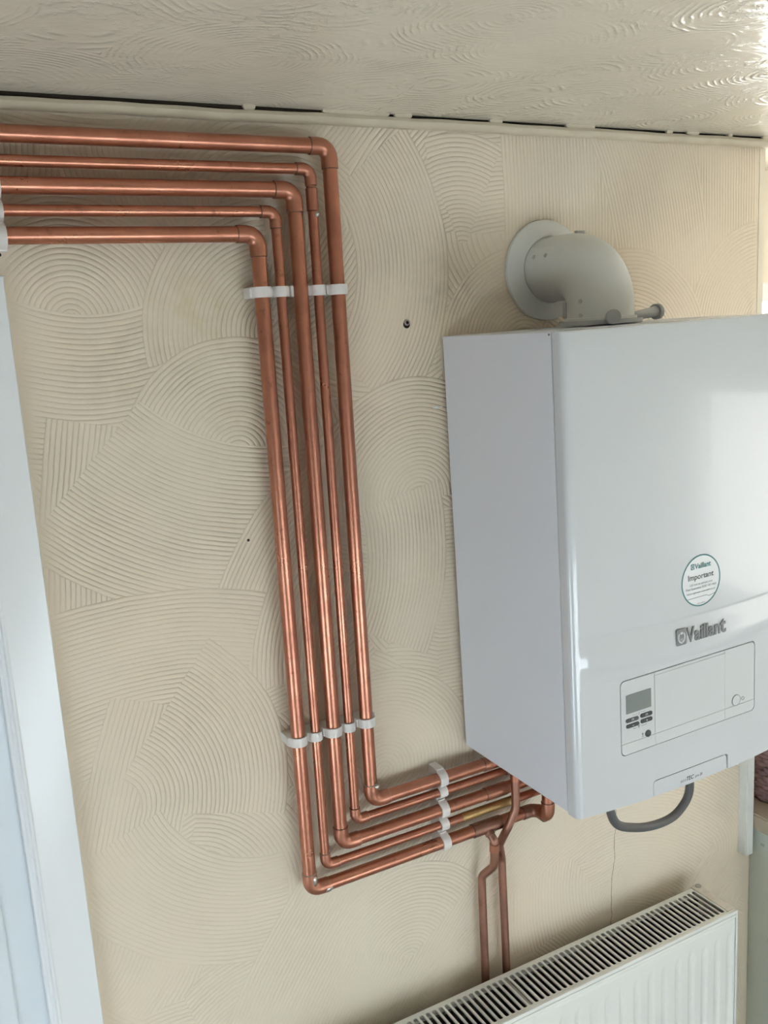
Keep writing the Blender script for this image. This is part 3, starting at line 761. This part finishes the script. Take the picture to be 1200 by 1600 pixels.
yy0, yy1 = YFR+0.0004, YFR+0.0008
for q in ((0.1122, 0.1190, 0.1137, 0.1141), (0.1122, 0.1126, 0.1141, 0.1156), (0.1282, 0.1380, 0.1141, 0.1145), (0.1376, 0.1380, 0.1145, 0.1165), (0.1240, 0.1244, 0.1335, 0.1385), (0.1105, 0.1205, 0.1362, 0.1364), (0.1275, 0.1370, 0.1370, 0.1372)):
    box(bm, q[0], q[1], yy0, yy1, q[2], q[3])
# small spanner mark
for q in ((0.1228, 0.1236, 0.1118, 0.1160), (0.1212, 0.1228, 0.1150, 0.1160), (0.1236, 0.1252, 0.1154, 0.1164)): box(bm, q[0], q[1], yy0, yy1, q[2], q[3])
obj('panel_print', bm, M['print'], cp)
bm = bmesh.new()   # chimney sweep / reset mark beside the round button
for q in ((0.1302, 0.1308, 0.0960, 0.1015), (0.1288, 0.1322, 0.0956, 0.0960), (0.1292, 0.1298, 0.0990, 0.1020), (0.1312, 0.1318, 0.0990, 0.1020)): box(bm, q[0], q[1], yy0, yy1, q[2], q[3])
obj('panel_print', bm, M['print'], cp)
obj('round_button', cyl(bmesh.new(), (0.1412, YFR+0.002, 0.0983), (0, -1, 0), 0.0056, 0.0030, 28, bev=0.0004), M['dark_grey'], cp, smooth='auto')
def ring(r0, r1, cx, cz, y0, y1, n=40):
    bm_ = bmesh.new(); V = []
    for k in range(n):
        a = 2*PI*k/n; c_, s_ = math.cos(a), math.sin(a)
        V.append([bm_.verts.new((cx+r*c_, y, cz+r*s_)) for r in (r0, r1) for y in (y0, y1)])
    for k in range(n):
        a, b = V[k], V[(k+1) % n]
        for i, j in ((0, 1), (1, 3), (3, 2), (2, 0)): bm_.faces.new((a[i], a[j], b[j], b[i]))
    return bm_
obj('gauge_dial', cyl(bmesh.new(), (0.3338, YFR+0.001, 0.1020), (0, -1, 0), 0.0088, 0.0010, 32), M['panel'], gm, smooth='auto')
obj('gauge_ring', ring(0.0088, 0.0096, 0.3338, 0.1020, YFR-0.0002, YFR+0.0010), M['badge'], gm)
obj('gauge_lamp', ring(0.0026, 0.0032, 0.3494, 0.1014, YFR+0.0002, YFR+0.0010, 20), M['badge'], gm)
# badge: emblem and lettering
def emblem(parent, x0, x1, z0, z1, y, dep, mb, mw, slope=0.0):
    w_ = x1-x0; h_ = z1-z0
    e = obj('emblem', prism(bmesh.new(), [(x, z+slope*(x-x0)) for x, z in rrect(x0, x1, z0, z1, w_*0.13, 4)], y-dep, y+0.0003), mb, parent)
    cx, cz = (x0+x1)/2, (z0+z1)/2
    def pt(px, pz): return (px, pz+slope*(px-x0))
    bm_ = bmesh.new()
    for s in (-1, 1):                      # sides of the egg shape
        o_l, i_l = [], []
        for k in range(9):
            a = math.radians(-62 + 104*k/8)
            o_l.append(pt(cx+s*w_*0.36*math.cos(a), cz+h_*0.40*math.sin(a))); i_l.append(pt(cx+s*w_*0.25*math.cos(a*0.96), cz+h_*0.32*math.sin(a)))
        prism(bm_, o_l+i_l[::-1], y-dep-0.0002, y-dep+0.0002)
    prism(bm_, [pt(cx+w_*0.15*math.cos(2*PI*k/12), cz+h_*0.26+h_*0.085*math.sin(2*PI*k/12)) for k in range(12)], y-dep-0.0002, y-dep+0.0002)
    prism(bm_, [pt(cx-w_*0.30, cz-h_*0.22), pt(cx, cz-h_*0.42), pt(cx+w_*0.30, cz-h_*0.22), pt(cx+w_*0.16, cz-h_*0.20), pt(cx, cz-h_*0.31), pt(cx-w_*0.16, cz-h_*0.20)], y-dep-0.0002, y-dep+0.0002)
    for s in (-1, 1): prism(bm_, [pt(cx+s*w_*0.05, cz-h_*0.20), pt(cx+s*w_*0.10, cz-h_*0.20), pt(cx+s*w_*0.10, cz-h_*0.06), pt(cx+s*w_*0.05, cz-h_*0.06)], y-dep-0.0002, y-dep+0.0002)
    obj('emblem_figure', bm_, mw, e)
    return e
YB = YFR - 0.0018
bd = obj('badge', prism(bmesh.new(), rrect(0.2005, 0.3010, 0.2345, 0.2400, 0.002), YB-0.0002, YFR+0.002), M['boiler'], bo)
emblem(bd, 0.1990, 0.2200, 0.2270, 0.2528, YB, 0.0018, M['badge'], M['boiler'])
for ch, x0_, x1_, h_ in (('V', 0.2213, 0.2372, 0.0335), ('a', 0.2376, 0.2498, 0.0320), ('i', 0.2508, 0.2556, 0.0310), ('l', 0.2566, 0.2612, 0.0310), ('l', 0.2622, 0.2668, 0.0310), ('a', 0.2678, 0.2800, 0.0320), ('n', 0.2810, 0.2932, 0.0320), ('t', 0.2938, 0.3060, 0.0365)):
    text_obj('badge_letter', ch, M['badge'], bd, x0_, 0.2285, YB-0.0008, h_, width=x1_-x0_, off=0.022, extrude=0.0009)
# round sticker
SX, SZ = 0.2545, 0.3222
st = obj('round_sticker', cyl(bmesh.new(), (SX, YFR+0.0001, SZ), (0, -1, 0), 0.0418, 0.0005, 64), M['sticker'], bo, label='round white sticker with a teal rim and printed notice')
YT = YFR - 0.0006
obj('sticker_rim', ring(0.0394, 0.0416, SX, SZ, YT-0.0001, YT+0.0002, 72), M['teal'], st)
emblem(st, 0.2330, 0.2402, 0.3420, 0.3510, YT+0.0001, 0.0002, M['teal'], M['sticker'])
text_obj('sticker_text', 'Vaillant', M['teal'], st, 0.2410, 0.3425, YT-0.0001, 0.0115, width=0.0340, off=0.03)
text_obj('sticker_text', 'Important', M['print'], st, 0.2268, 0.3255, YT-0.0001, 0.0125, width=0.0545, off=0.022)
text_obj('sticker_text', 'Call now to activate your', M['print'], st, 0.2300, 0.3160, YT-0.0001, 0.0052, width=0.0490)
text_obj('sticker_text', 'Free Guarantee 0330 100 3460', M['print'], st, 0.2225, 0.3098, YT-0.0001, 0.0052, width=0.0640)
text_obj('sticker_text', 'Online registration www.vaillant.co.uk', M['print'], st, 0.2235, 0.3030, YT-0.0001, 0.0042, width=0.0610)
text_obj('sticker_text', 'www.vaillant', M['print'], st, 0.2455, 0.2850, YT-0.0001, 0.0036, width=0.0170)
bm = bmesh.new()
for (x0, z0, x1, z1) in ((0.2245, 0.2958, 0.2660, 0.2965), (0.2660, 0.2965, 0.2712, 0.2940), (0.2712, 0.2940, 0.2865, 0.2972)):
    prism(bm, [(x0, z0-0.0003), (x1, z1-0.0003), (x1, z1+0.0003), (x0, z0+0.0003)], YT-0.0001, YT+0.0002)
obj('sticker_line', bm, M['print'], st)
obj('top_fixing_screw', cyl(bmesh.new(), (0.0008, YS+0.004, BH-0.004), (-1, 0, 0), 0.0015, 0.0012, 10), M['dark_grey'], bo)

# ------------------------------------------------------------------ flue
FX, FY, FZc = 0.2165, -0.140, 0.816
fl = thing('flue', 'light grey elbow flue rising from the boiler top into a round wall collar', 'flue', (FX, FY, 0.722))
def F(x, y, z): return (x-FX, y-FY, z-0.722)
bm = bmesh.new()
N = 72; V = []
sec = [(0.0528, -0.0015), (0.0533, -0.0135), (0.0560, -0.0150), (0.0790, -0.0085), (0.0835, -0.0060), (0.0845, -0.0015)]
for k in range(N):
    a = 2*PI*k/N
    V.append([bm.verts.new(F(FX+r*math.cos(a), y, FZc+r*math.sin(a))) for r, y in sec])
for k in range(N):
    for j in range(len(sec)-1): bm.faces.new((V[k][j], V[k][j+1], V[(k+1) % N][j+1], V[(k+1) % N][j]))
obj('wall_collar', bm, M['flue'], fl, smooth='auto')
RF = 0.0535; bend = 0.066
path = [(FX, -0.001, FZc), (FX, -0.026, FZc)] + [tuple(p) for p in arc_corner((FX, 0, FZc), (FX, FY, FZc), (FX, FY, 0), bend, 14)] + [(FX, FY, 0.732)]
obj('elbow', tube(bmesh.new(), [F(*p) for p in path], RF, 48), M['flue'], fl, smooth='auto')
# clamp tab on top and seam at the back
obj('seam_tab', B(-0.004, 0.014, 0.050, 0.056, FZc-0.722+RF-0.003, FZc-0.722+RF+0.0030, bev=0.0008), M['flue_grey'], fl)
obj('seam_tab', B(-0.0475, -0.0430, 0.028, 0.036, 0.012, 0.036, bev=0.0006), M['flue_grey'], fl)
def fscrew(p, d):
    s = cyl(bmesh.new(), F(*p), d, 0.0036, 0.0020, 14, bev=0.0006); o = obj('screw', s, M['screw'], fl, smooth='auto')
def on_tube(c, ax, ang, rad):
    """point on a tube about axis ax ('y' or 'z') at an angle"""
    if ax == 'y': d = Vector((math.cos(ang), 0, math.sin(ang)))
    else: d = Vector((math.cos(ang), math.sin(ang), 0))
    p = Vector(c) + d*(rad-0.0006); return tuple(p), tuple(d)
for yy in (-0.035, -0.066): fscrew(*on_tube((FX, yy, FZc), 'y', math.radians(158), RF))
for zz in (0.7360, 0.7580): fscrew(*on_tube((FX, FY, zz), 'z', math.radians(-166), RF))
# adapter on the boiler top, with its two test points
ad = obj('adapter', cyl(bmesh.new(), F(FX, FY, 0.7210), (0, 0, 1), 0.066, 0.0070, 56, bev=0.0015), M['flue_grey'], fl, smooth='auto')
obj('adapter_rim', cyl(bmesh.new(), F(FX, FY, 0.7265), (0, 0, 1), 0.0575, 0.006, 56, bev=0.001), M['flue'], ad, smooth='auto')
def port(a0, a1, r0, r1):
    d = (Vector(a1)-Vector(a0)); Ln = d.length; d.normalize()
    pt = obj('test_point', tube(bmesh.new(), [F(*a0), F(*a1)], [r0, r1], 24), M['flue_grey'], fl, smooth='auto')
    c0 = Vector(F(*a1))-d*0.004; c1 = c0 + d*0.0095
    obj('test_point_cap', tube(bmesh.new(), [c0, c0+d*0.001, c1-d*0.001, c1], [r1+0.0030, r1+0.0036, r1+0.0036, r1+0.0024], 28), M['flue_grey'], pt, smooth='auto')
port((FX-0.018, FY-0.042, 0.7310), (FX-0.036, FY-0.070, 0.7315), 0.0080, 0.0078)
port((FX+0.040, FY-0.028, 0.7300), (FX+0.108, FY-0.014, 0.7355), 0.0060, 0.0092)

# ------------------------------------------------------------------ condensate hose below the boiler
HP = [(0.20, -0.16, -0.012), (0.205, -0.155, -0.085), (0.235, -0.14, -0.165), (0.300, -0.12, -0.208), (0.365, -0.11, -0.228), (0.415, -0.108, -0.226), (0.447, -0.108, -0.203), (0.452, -0.112, -0.172), (0.436, -0.120, -0.125), (0.405, -0.13, -0.055), (0.39, -0.135, -0.012)]
def catmull(P, n=10):
    P = [Vector(p) for p in P]; out = []
    for i in range(len(P)-1):
        p0, p1, p2, p3 = P[max(i-1, 0)], P[i], P[i+1], P[min(i+2, len(P)-1)]
        for k in range(n):
            t_ = k/n; out.append(0.5*((2*p1)+(p2-p0)*t_+(2*p0-5*p1+4*p2-p3)*t_*t_+(3*p1-p0-3*p2+p3)*t_**3))
    out.append(P[-1]); return out
hp = catmull(HP, 28)
# ribbed skin
h = obj('hose', tube(bmesh.new(), [p-Vector(HP[0]) for p in hp], [0.0078+0.0006*(k % 2) for k in range(len(hp))], 20), M['hose'], smooth=True)
h.location = HP[0]
tag(h, 'grey ribbed hose looping below the boiler', 'hose')

# ------------------------------------------------------------------ radiator
RX1, RYB, RYF, RZ = 0.5565, -0.040, -0.143, -0.4634
RX0 = -0.60; RZ0 = -1.06
ra = thing('radiator', 'white double panel radiator with slotted top grille and ribbed front', 'radiator', (RX0, RYB, RZ0))
def Q(x, y, z): return (x-RX0, y-RYB, z-RZ0)
def RBx(x0, x1, y0, y1, z0, z1, bev=0.0):
    a = Q(x0, y0, z0); b = Q(x1, y1, z1); return B(a[0], b[0], a[1], b[1], a[2], b[2], bev=bev)
# front panel with pressed vertical channels
bm = bmesh.new()
px0, px1, pz0, pz1 = RX0+0.004, RX1-0.0088, RZ0+0.004, RZ-0.016
def ssf(a, b, x): t_ = min(1, max(0, (x-a)/(b-a))); return t_*t_*(3-2*t_)
pitch = 0.0358; xoff = 0.5336
xg = np.arange(px0, px1, 0.0028); xg = np.append(xg, px1)
zg = np.array([pz0, pz0+0.004, pz0+0.03, pz0+0.036, pz0+0.042, pz0+0.048, pz0+0.054] + list(np.linspace(pz0+0.08, pz1-0.06, 4)) + [pz1-0.050, pz1-0.044, pz1-0.039, pz1-0.034, pz1-0.029, pz1-0.024, pz1-0.006, pz1-0.002, pz1])
def chan(x, z):
    ph = ((x-xoff)/pitch) % 1.0; d_ = min(ph, 1-ph)*pitch
    if x > xoff+0.01 or x < px0+0.02: return 0
    prof_ = ssf(0.0085, 0.0035, d_)
    dz = min(z-pz0, pz1-z)
    return 0.0046*prof_*ssf(0.024+0.010*(1-prof_), 0.048, dz)
rows = []
for z in zg:
    rows.append([bm.verts.new(Q(x, RYF - 0.0012 + chan(x, z) + (0.0012 if z in (pz0, pz1) else 0), z)) for x in xg])
for i in range(len(zg)-1):
    for j in range(len(xg)-1): bm.faces.new((rows[i][j], rows[i][j+1], rows[i+1][j+1], rows[i+1][j]))
back = [bm.verts.new(Q(x, RYF+0.012, z)) for x, z in ((px0, pz0), (px1, pz0), (px1, pz1), (px0, pz1))]
bm.faces.new(back)
obj('front_panel', bm, M['rad'], ra, smooth=True)
obj('rear_panel', RBx(px0, px1, RYB-0.010, RYB, RZ0+0.004, RZ-0.012, 0.002), M['rad'], ra)
for xa, xb in ((RX1-0.0035, RX1), (RX0, RX0+0.0035)):
    obj('side_cover', RBx(xa, xb, RYF-0.0005, RYB+0.001, RZ0, RZ-0.0004, 0.0008), M['rad_side'], ra)
# top of the side cover: a flat lip with a screw cover
obj('side_cover', RBx(RX1-0.0205, RX1-0.0002, RYF+0.006, RYB+0.004, RZ-0.0032, RZ+0.0004, 0.0008), M['rad_side'], ra, label='cream lip at the right end of the grille')
bm = cyl(bmesh.new(), Q(RX1-0.006, RYB-0.004, RZ), (0, 0, 1), 0.0065, 0.0022, 20, bev=0.0006)
obj('bleed_cap', bm, M['strap'], ra, smooth='auto')
# front lip and frame of the grille
obj('front_lip', RBx(RX0, RX1, RYF-0.0008, RYF+0.0070, RZ-0.0085, RZ, 0.0018), M['rad'], ra, smooth='auto')
obj('front_lip', RBx(RX0+0.002, RX1-0.002, RYF-0.0002, RYF+0.006, RZ-0.0165, RZ-0.0095, 0.0008), M['rad'], ra, label='recessed lower lip')
obj('side_frame', RBx(RX1-0.0060, RX1-0.0004, RYF-0.0012, RYF+0.006, RZ0, RZ-0.0004, 0.0014), M['rad'], ra)
obj('grille_rail', RBx(RX0+0.004, RX1-0.0225, RYB-0.0110, RYB, RZ-0.0080, RZ-0.0003, 0.0012), M['rad'], ra)
obj('grille_rail', RBx(RX0+0.004, RX1-0.0225, RYF+0.0065, RYF+0.0100, RZ-0.0035, RZ-0.0003), M['rad'], ra)
GY0, GY1 = RYF+0.0095, RYB-0.0105
sm = None; k = 0; x = RX1-0.0238
gp = 0.01303
while x > -0.50:
    if sm is None:
        # slat with the rounded slot ends left by the punching: waisted web
        bmv = bmesh.new(); hw = 0.0022; loop_ = []
        L_ = GY1-GY0; rr_ = gp/2-hw
        pr = []
        for kk in range(7):
            a = math.radians(90*kk/6); pr.append((hw + rr_*(1-math.sin(a)), rr_*(1-math.cos(a))))
        left = [(-w_, v_) for w_, v_ in pr] + [(-w_, L_-v_) for w_, v_ in reversed(pr)]
        right = [(w_, L_-v_) for w_, v_ in pr] + [(w_, v_) for w_, v_ in reversed(pr)]
        lp_ = left+right
        a_ = [bmv.verts.new((u, v_, 0)) for u, v_ in lp_]; b_ = [bmv.verts.new((u*(1.0), v_, -0.0032)) for u, v_ in lp_]
        bmv.faces.new(a_); bmv.faces.new(b_[::-1])
        for q in range(len(lp_)): bmv.faces.new((a_[q], b_[q], b_[(q+1) % len(lp_)], a_[(q+1) % len(lp_)]))
        o = obj('slat', bmv, M['rad'], ra); sm = o.data
    else:
        o = bpy.data.objects.new('slat', sm); C.objects.link(o); o.parent = ra
    o.location = Q(x, GY0, RZ-0.0004)
    x -= gp; k += 1
# strap under the slats, and convector fins
obj('cross_strap', RBx(0.0375, 0.0480, GY0-0.002, GY1+0.004, RZ-0.0075, RZ-0.0045), M['strap'], ra)
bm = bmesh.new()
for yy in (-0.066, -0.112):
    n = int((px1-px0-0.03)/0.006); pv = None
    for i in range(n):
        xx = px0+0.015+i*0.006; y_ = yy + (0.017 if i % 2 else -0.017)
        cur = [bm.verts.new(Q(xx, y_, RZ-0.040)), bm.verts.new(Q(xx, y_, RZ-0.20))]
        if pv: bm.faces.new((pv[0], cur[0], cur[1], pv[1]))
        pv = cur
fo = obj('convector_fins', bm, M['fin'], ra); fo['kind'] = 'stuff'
obj('inner_panel', RBx(px0+0.01, px1-0.01, RYF+0.012, RYF+0.016, RZ0+0.02, RZ-0.02), M['fin'], ra)  # inner faces share the painted shade colour of the fins
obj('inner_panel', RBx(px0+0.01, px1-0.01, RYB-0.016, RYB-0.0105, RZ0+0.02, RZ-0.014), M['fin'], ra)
for bx in (-0.35, 0.35): obj('wall_bracket', RBx(bx-0.02, bx+0.02, RYB+0.0005, -0.0008, RZ0+0.1, RZ-0.06), M['strap'], ra)

# ------------------------------------------------------------------ right end: trunking, worktop, unit, basket
tr = thing('cable_trunking', 'short white square trunking upright ending on the wall beside the worktop', 'trunking', (0.731, -0.010, -0.4625))
obj('trunking_body', B(-0.0110, 0.0110, -0.0110, 0.0098, 0, 1.06, bev=0.0008), M['trunk'], tr)
obj('trunking_lid', B(-0.0095, 0.0098, -0.0135, -0.0112, 0.0, 1.06, bev=0.0006), M['trunk'], tr)
un = thing('base_unit', 'pale green white base unit whose end panel meets the combed wall', 'cabinet', (0.757, 0, FZ))
obj('end_panel', B(0.0, 0.018, -0.575, -0.001, 0.0, 0.860, bev=0.0005), M['unit'], un)
obj('carcass', B(0.0185, 0.90, -0.555, 0.29, 0.08, 0.858), M['unit'], un)
for k in range(2):
    d_ = obj('door', B(0.021+k*0.44, 0.455+k*0.44, -0.575, -0.556, 0.10, 0.853, bev=0.001), M['unit'], un)
    obj('handle', tube(bmesh.new(), poly_path([(0.40+k*0.10, -0.575, 0.70), (0.40+k*0.10, -0.60, 0.70), (0.40+k*0.10, -0.60, 0.82), (0.40+k*0.10, -0.575, 0.82)], 0.008, 4), 0.005, 10), M['screw'], d_, smooth=True)
for (y_, z_) in ((-0.06, 0.60), (-0.035, 0.825)):
    obj('paint_chip', B(-0.0004, 0.0, y_-0.006, y_+0.004, z_-0.003, z_+0.004), M['strap'], un)
wt = obj('worktop', B(0.7425, XR-0.001, -0.60, 0.299, -0.4042, -0.3662, bev=0.003), M['worktop'], smooth='auto')
# cut back so the board butts against the end of the wall
bm = bmesh.new()
lo = [(0.7425, -0.60), (XR-0.001, -0.60), (XR-0.001, 0.299), (XC+0.002, 0.299), (XC+0.002, -0.0016), (0.7425, -0.0016)]
a_ = [bm.verts.new((x_, y_, -0.4042)) for x_, y_ in lo]; b_ = [bm.verts.new((x_, y_, -0.3662)) for x_, y_ in lo]
bm.faces.new(a_[::-1]); bm.faces.new(b_)
for i in range(6): bm.faces.new((a_[i], a_[(i+1) % 6], b_[(i+1) % 6], b_[i]))
bmesh.ops.bevel(bm, geom=[e for e in bm.edges if abs(e.verts[0].co.y-e.verts[1].co.y) > 0.3 and e.verts[0].co.x < 0.75 and abs(e.verts[0].co.z-e.verts[1].co.z) < 0.001], offset=0.004, segments=3, affect='EDGES')
bm.to_mesh(wt.data); bm.free()
tag(wt, 'beige brown worktop over the base unit at the right edge', 'worktop')
# woven basket
bk = thing('wicker_basket', 'dark purple brown woven basket standing on the worktop', 'basket', (0.90, -0.055, -0.3660))
bw, bd_ = 0.105, 0.155
def rr_path(hx, hy, rc, n=8):
    out = []
    for cx, cy, a0 in ((hx-rc, hy-rc, 0), (-hx+rc, hy-rc, 90), (-hx+rc, -hy+rc, 180), (hx-rc, -hy+rc, 270)):
        for k in range(n+1):
            a = math.radians(a0+90*k/n); out.append((cx+rc*math.cos(a), cy+rc*math.sin(a)))
    return out
def dense(path, step):
    out = []
    for i in range(len(path)):
        a = Vector(path[i]); b = Vector(path[(i+1) % len(path)]); n = max(1, int((b-a).length/step))
        for k in range(n): out.append(a.lerp(b, k/n))
    return out
base = dense(rr_path(bw, bd_, 0.035), 0.004)
nrow = 19; rh = 0.0113
for rI in range(nrow):
    z = 0.0065 + rI*rh*0.95; sc = 0.95 + 0.05*rI/nrow; bm = bmesh.new(); n = len(base); V = []
    for i, p in enumerate(base):
        ph = math.sin(2*PI*(round(n/7)*i/n) + PI*(rI % 2)); off = 0.0028*ph
        d = Vector((p.x, p.y)); nn = d.normalized()
        c = d*sc + nn*off
        V.append([bm.verts.new((c.x+nn.x*0.0045*math.cos(a), c.y+nn.y*0.0045*math.cos(a), z+0.0060*math.sin(a))) for a in [2*PI*k/8 for k in range(8)]])
    for i in range(n):
        for k in range(8): bm.faces.new((V[i][k], V[(i+1) % n][k], V[(i+1) % n][(k+1) % 8], V[i][(k+1) % 8]))
    obj('wicker_band', bm, M['basket'], bk, smooth=True)
bm = bmesh.new(); prev = None
pl = [(p.x*0.93, p.y*0.93) for p in base]
v_ = [bm.verts.new((x_, y_, 0.001)) for x_, y_ in pl]; v2 = [bm.verts.new((x_, y_, 0.006)) for x_, y_ in pl]
bm.faces.new(v_); bm.faces.new(v2)
for i in range(len(pl)): bm.faces.new((v_[i], v_[(i+1) % len(pl)], v2[(i+1) % len(pl)], v2[i]))
obj('basket_base', bm, M['basket'], bk)

# ------------------------------------------------------------------ small marks on the wall
pg = thing('wall_plug', 'grey plastic plug left in a drilled hole above and left of the boiler', 'plug', (-0.0641, 0, 0.7395))
bm = cyl(bmesh.new(), (0, -0.0004, -0.001), (0, -1, 0), 0.0062, 0.0005, 18); obj('hole', bm, M['hole'], pg)
bm = ring(0.0028, 0.0048, 0, 0.002, -0.0035, -0.0006, 16); obj('plug_sleeve', bm, M['plug'], pg)
n1 = obj('nail_hole', cyl(bmesh.new(), (0, -0.0002, 0), (0, -1, 0), 0.0022, 0.0005, 10), M['hole']); n1.location = (-0.3613, 0, 0.4307)
tag(n1, 'small dark hole in the combed plaster left of the pipes', 'hole')
n2 = obj('nail_hole', cyl(bmesh.new(), (0, -0.0002, 0), (0, -1, 0), 0.0024, 0.0005, 10), M['hole']); n2.location = (-0.6610, 0, 0.8560)
tag(n2, 'small dark hole just below the clip stack above the door frame', 'hole')
bm = bmesh.new()
for (x_, z_, a, b) in ((-0.010, 0.0, 0.006, 0.0022), (0.000, 0.0005, 0.004, 0.0016), (-0.014, 0.0005, 0.003, 0.0015)):
    prism(bm, [(x_+a*math.cos(2*PI*k/8)*(0.8+0.3*random.random()), z_+b*math.sin(2*PI*k/8)*(0.8+0.4*random.random())) for k in range(8)], -0.0006, -0.0001)
ch = obj('plaster_chip', bm, M['chip']); ch.location = (-0.006, -0.0002, 0.6009)
tag(ch, 'white chipped patch of bare plaster beside the boiler side', 'plaster chip')
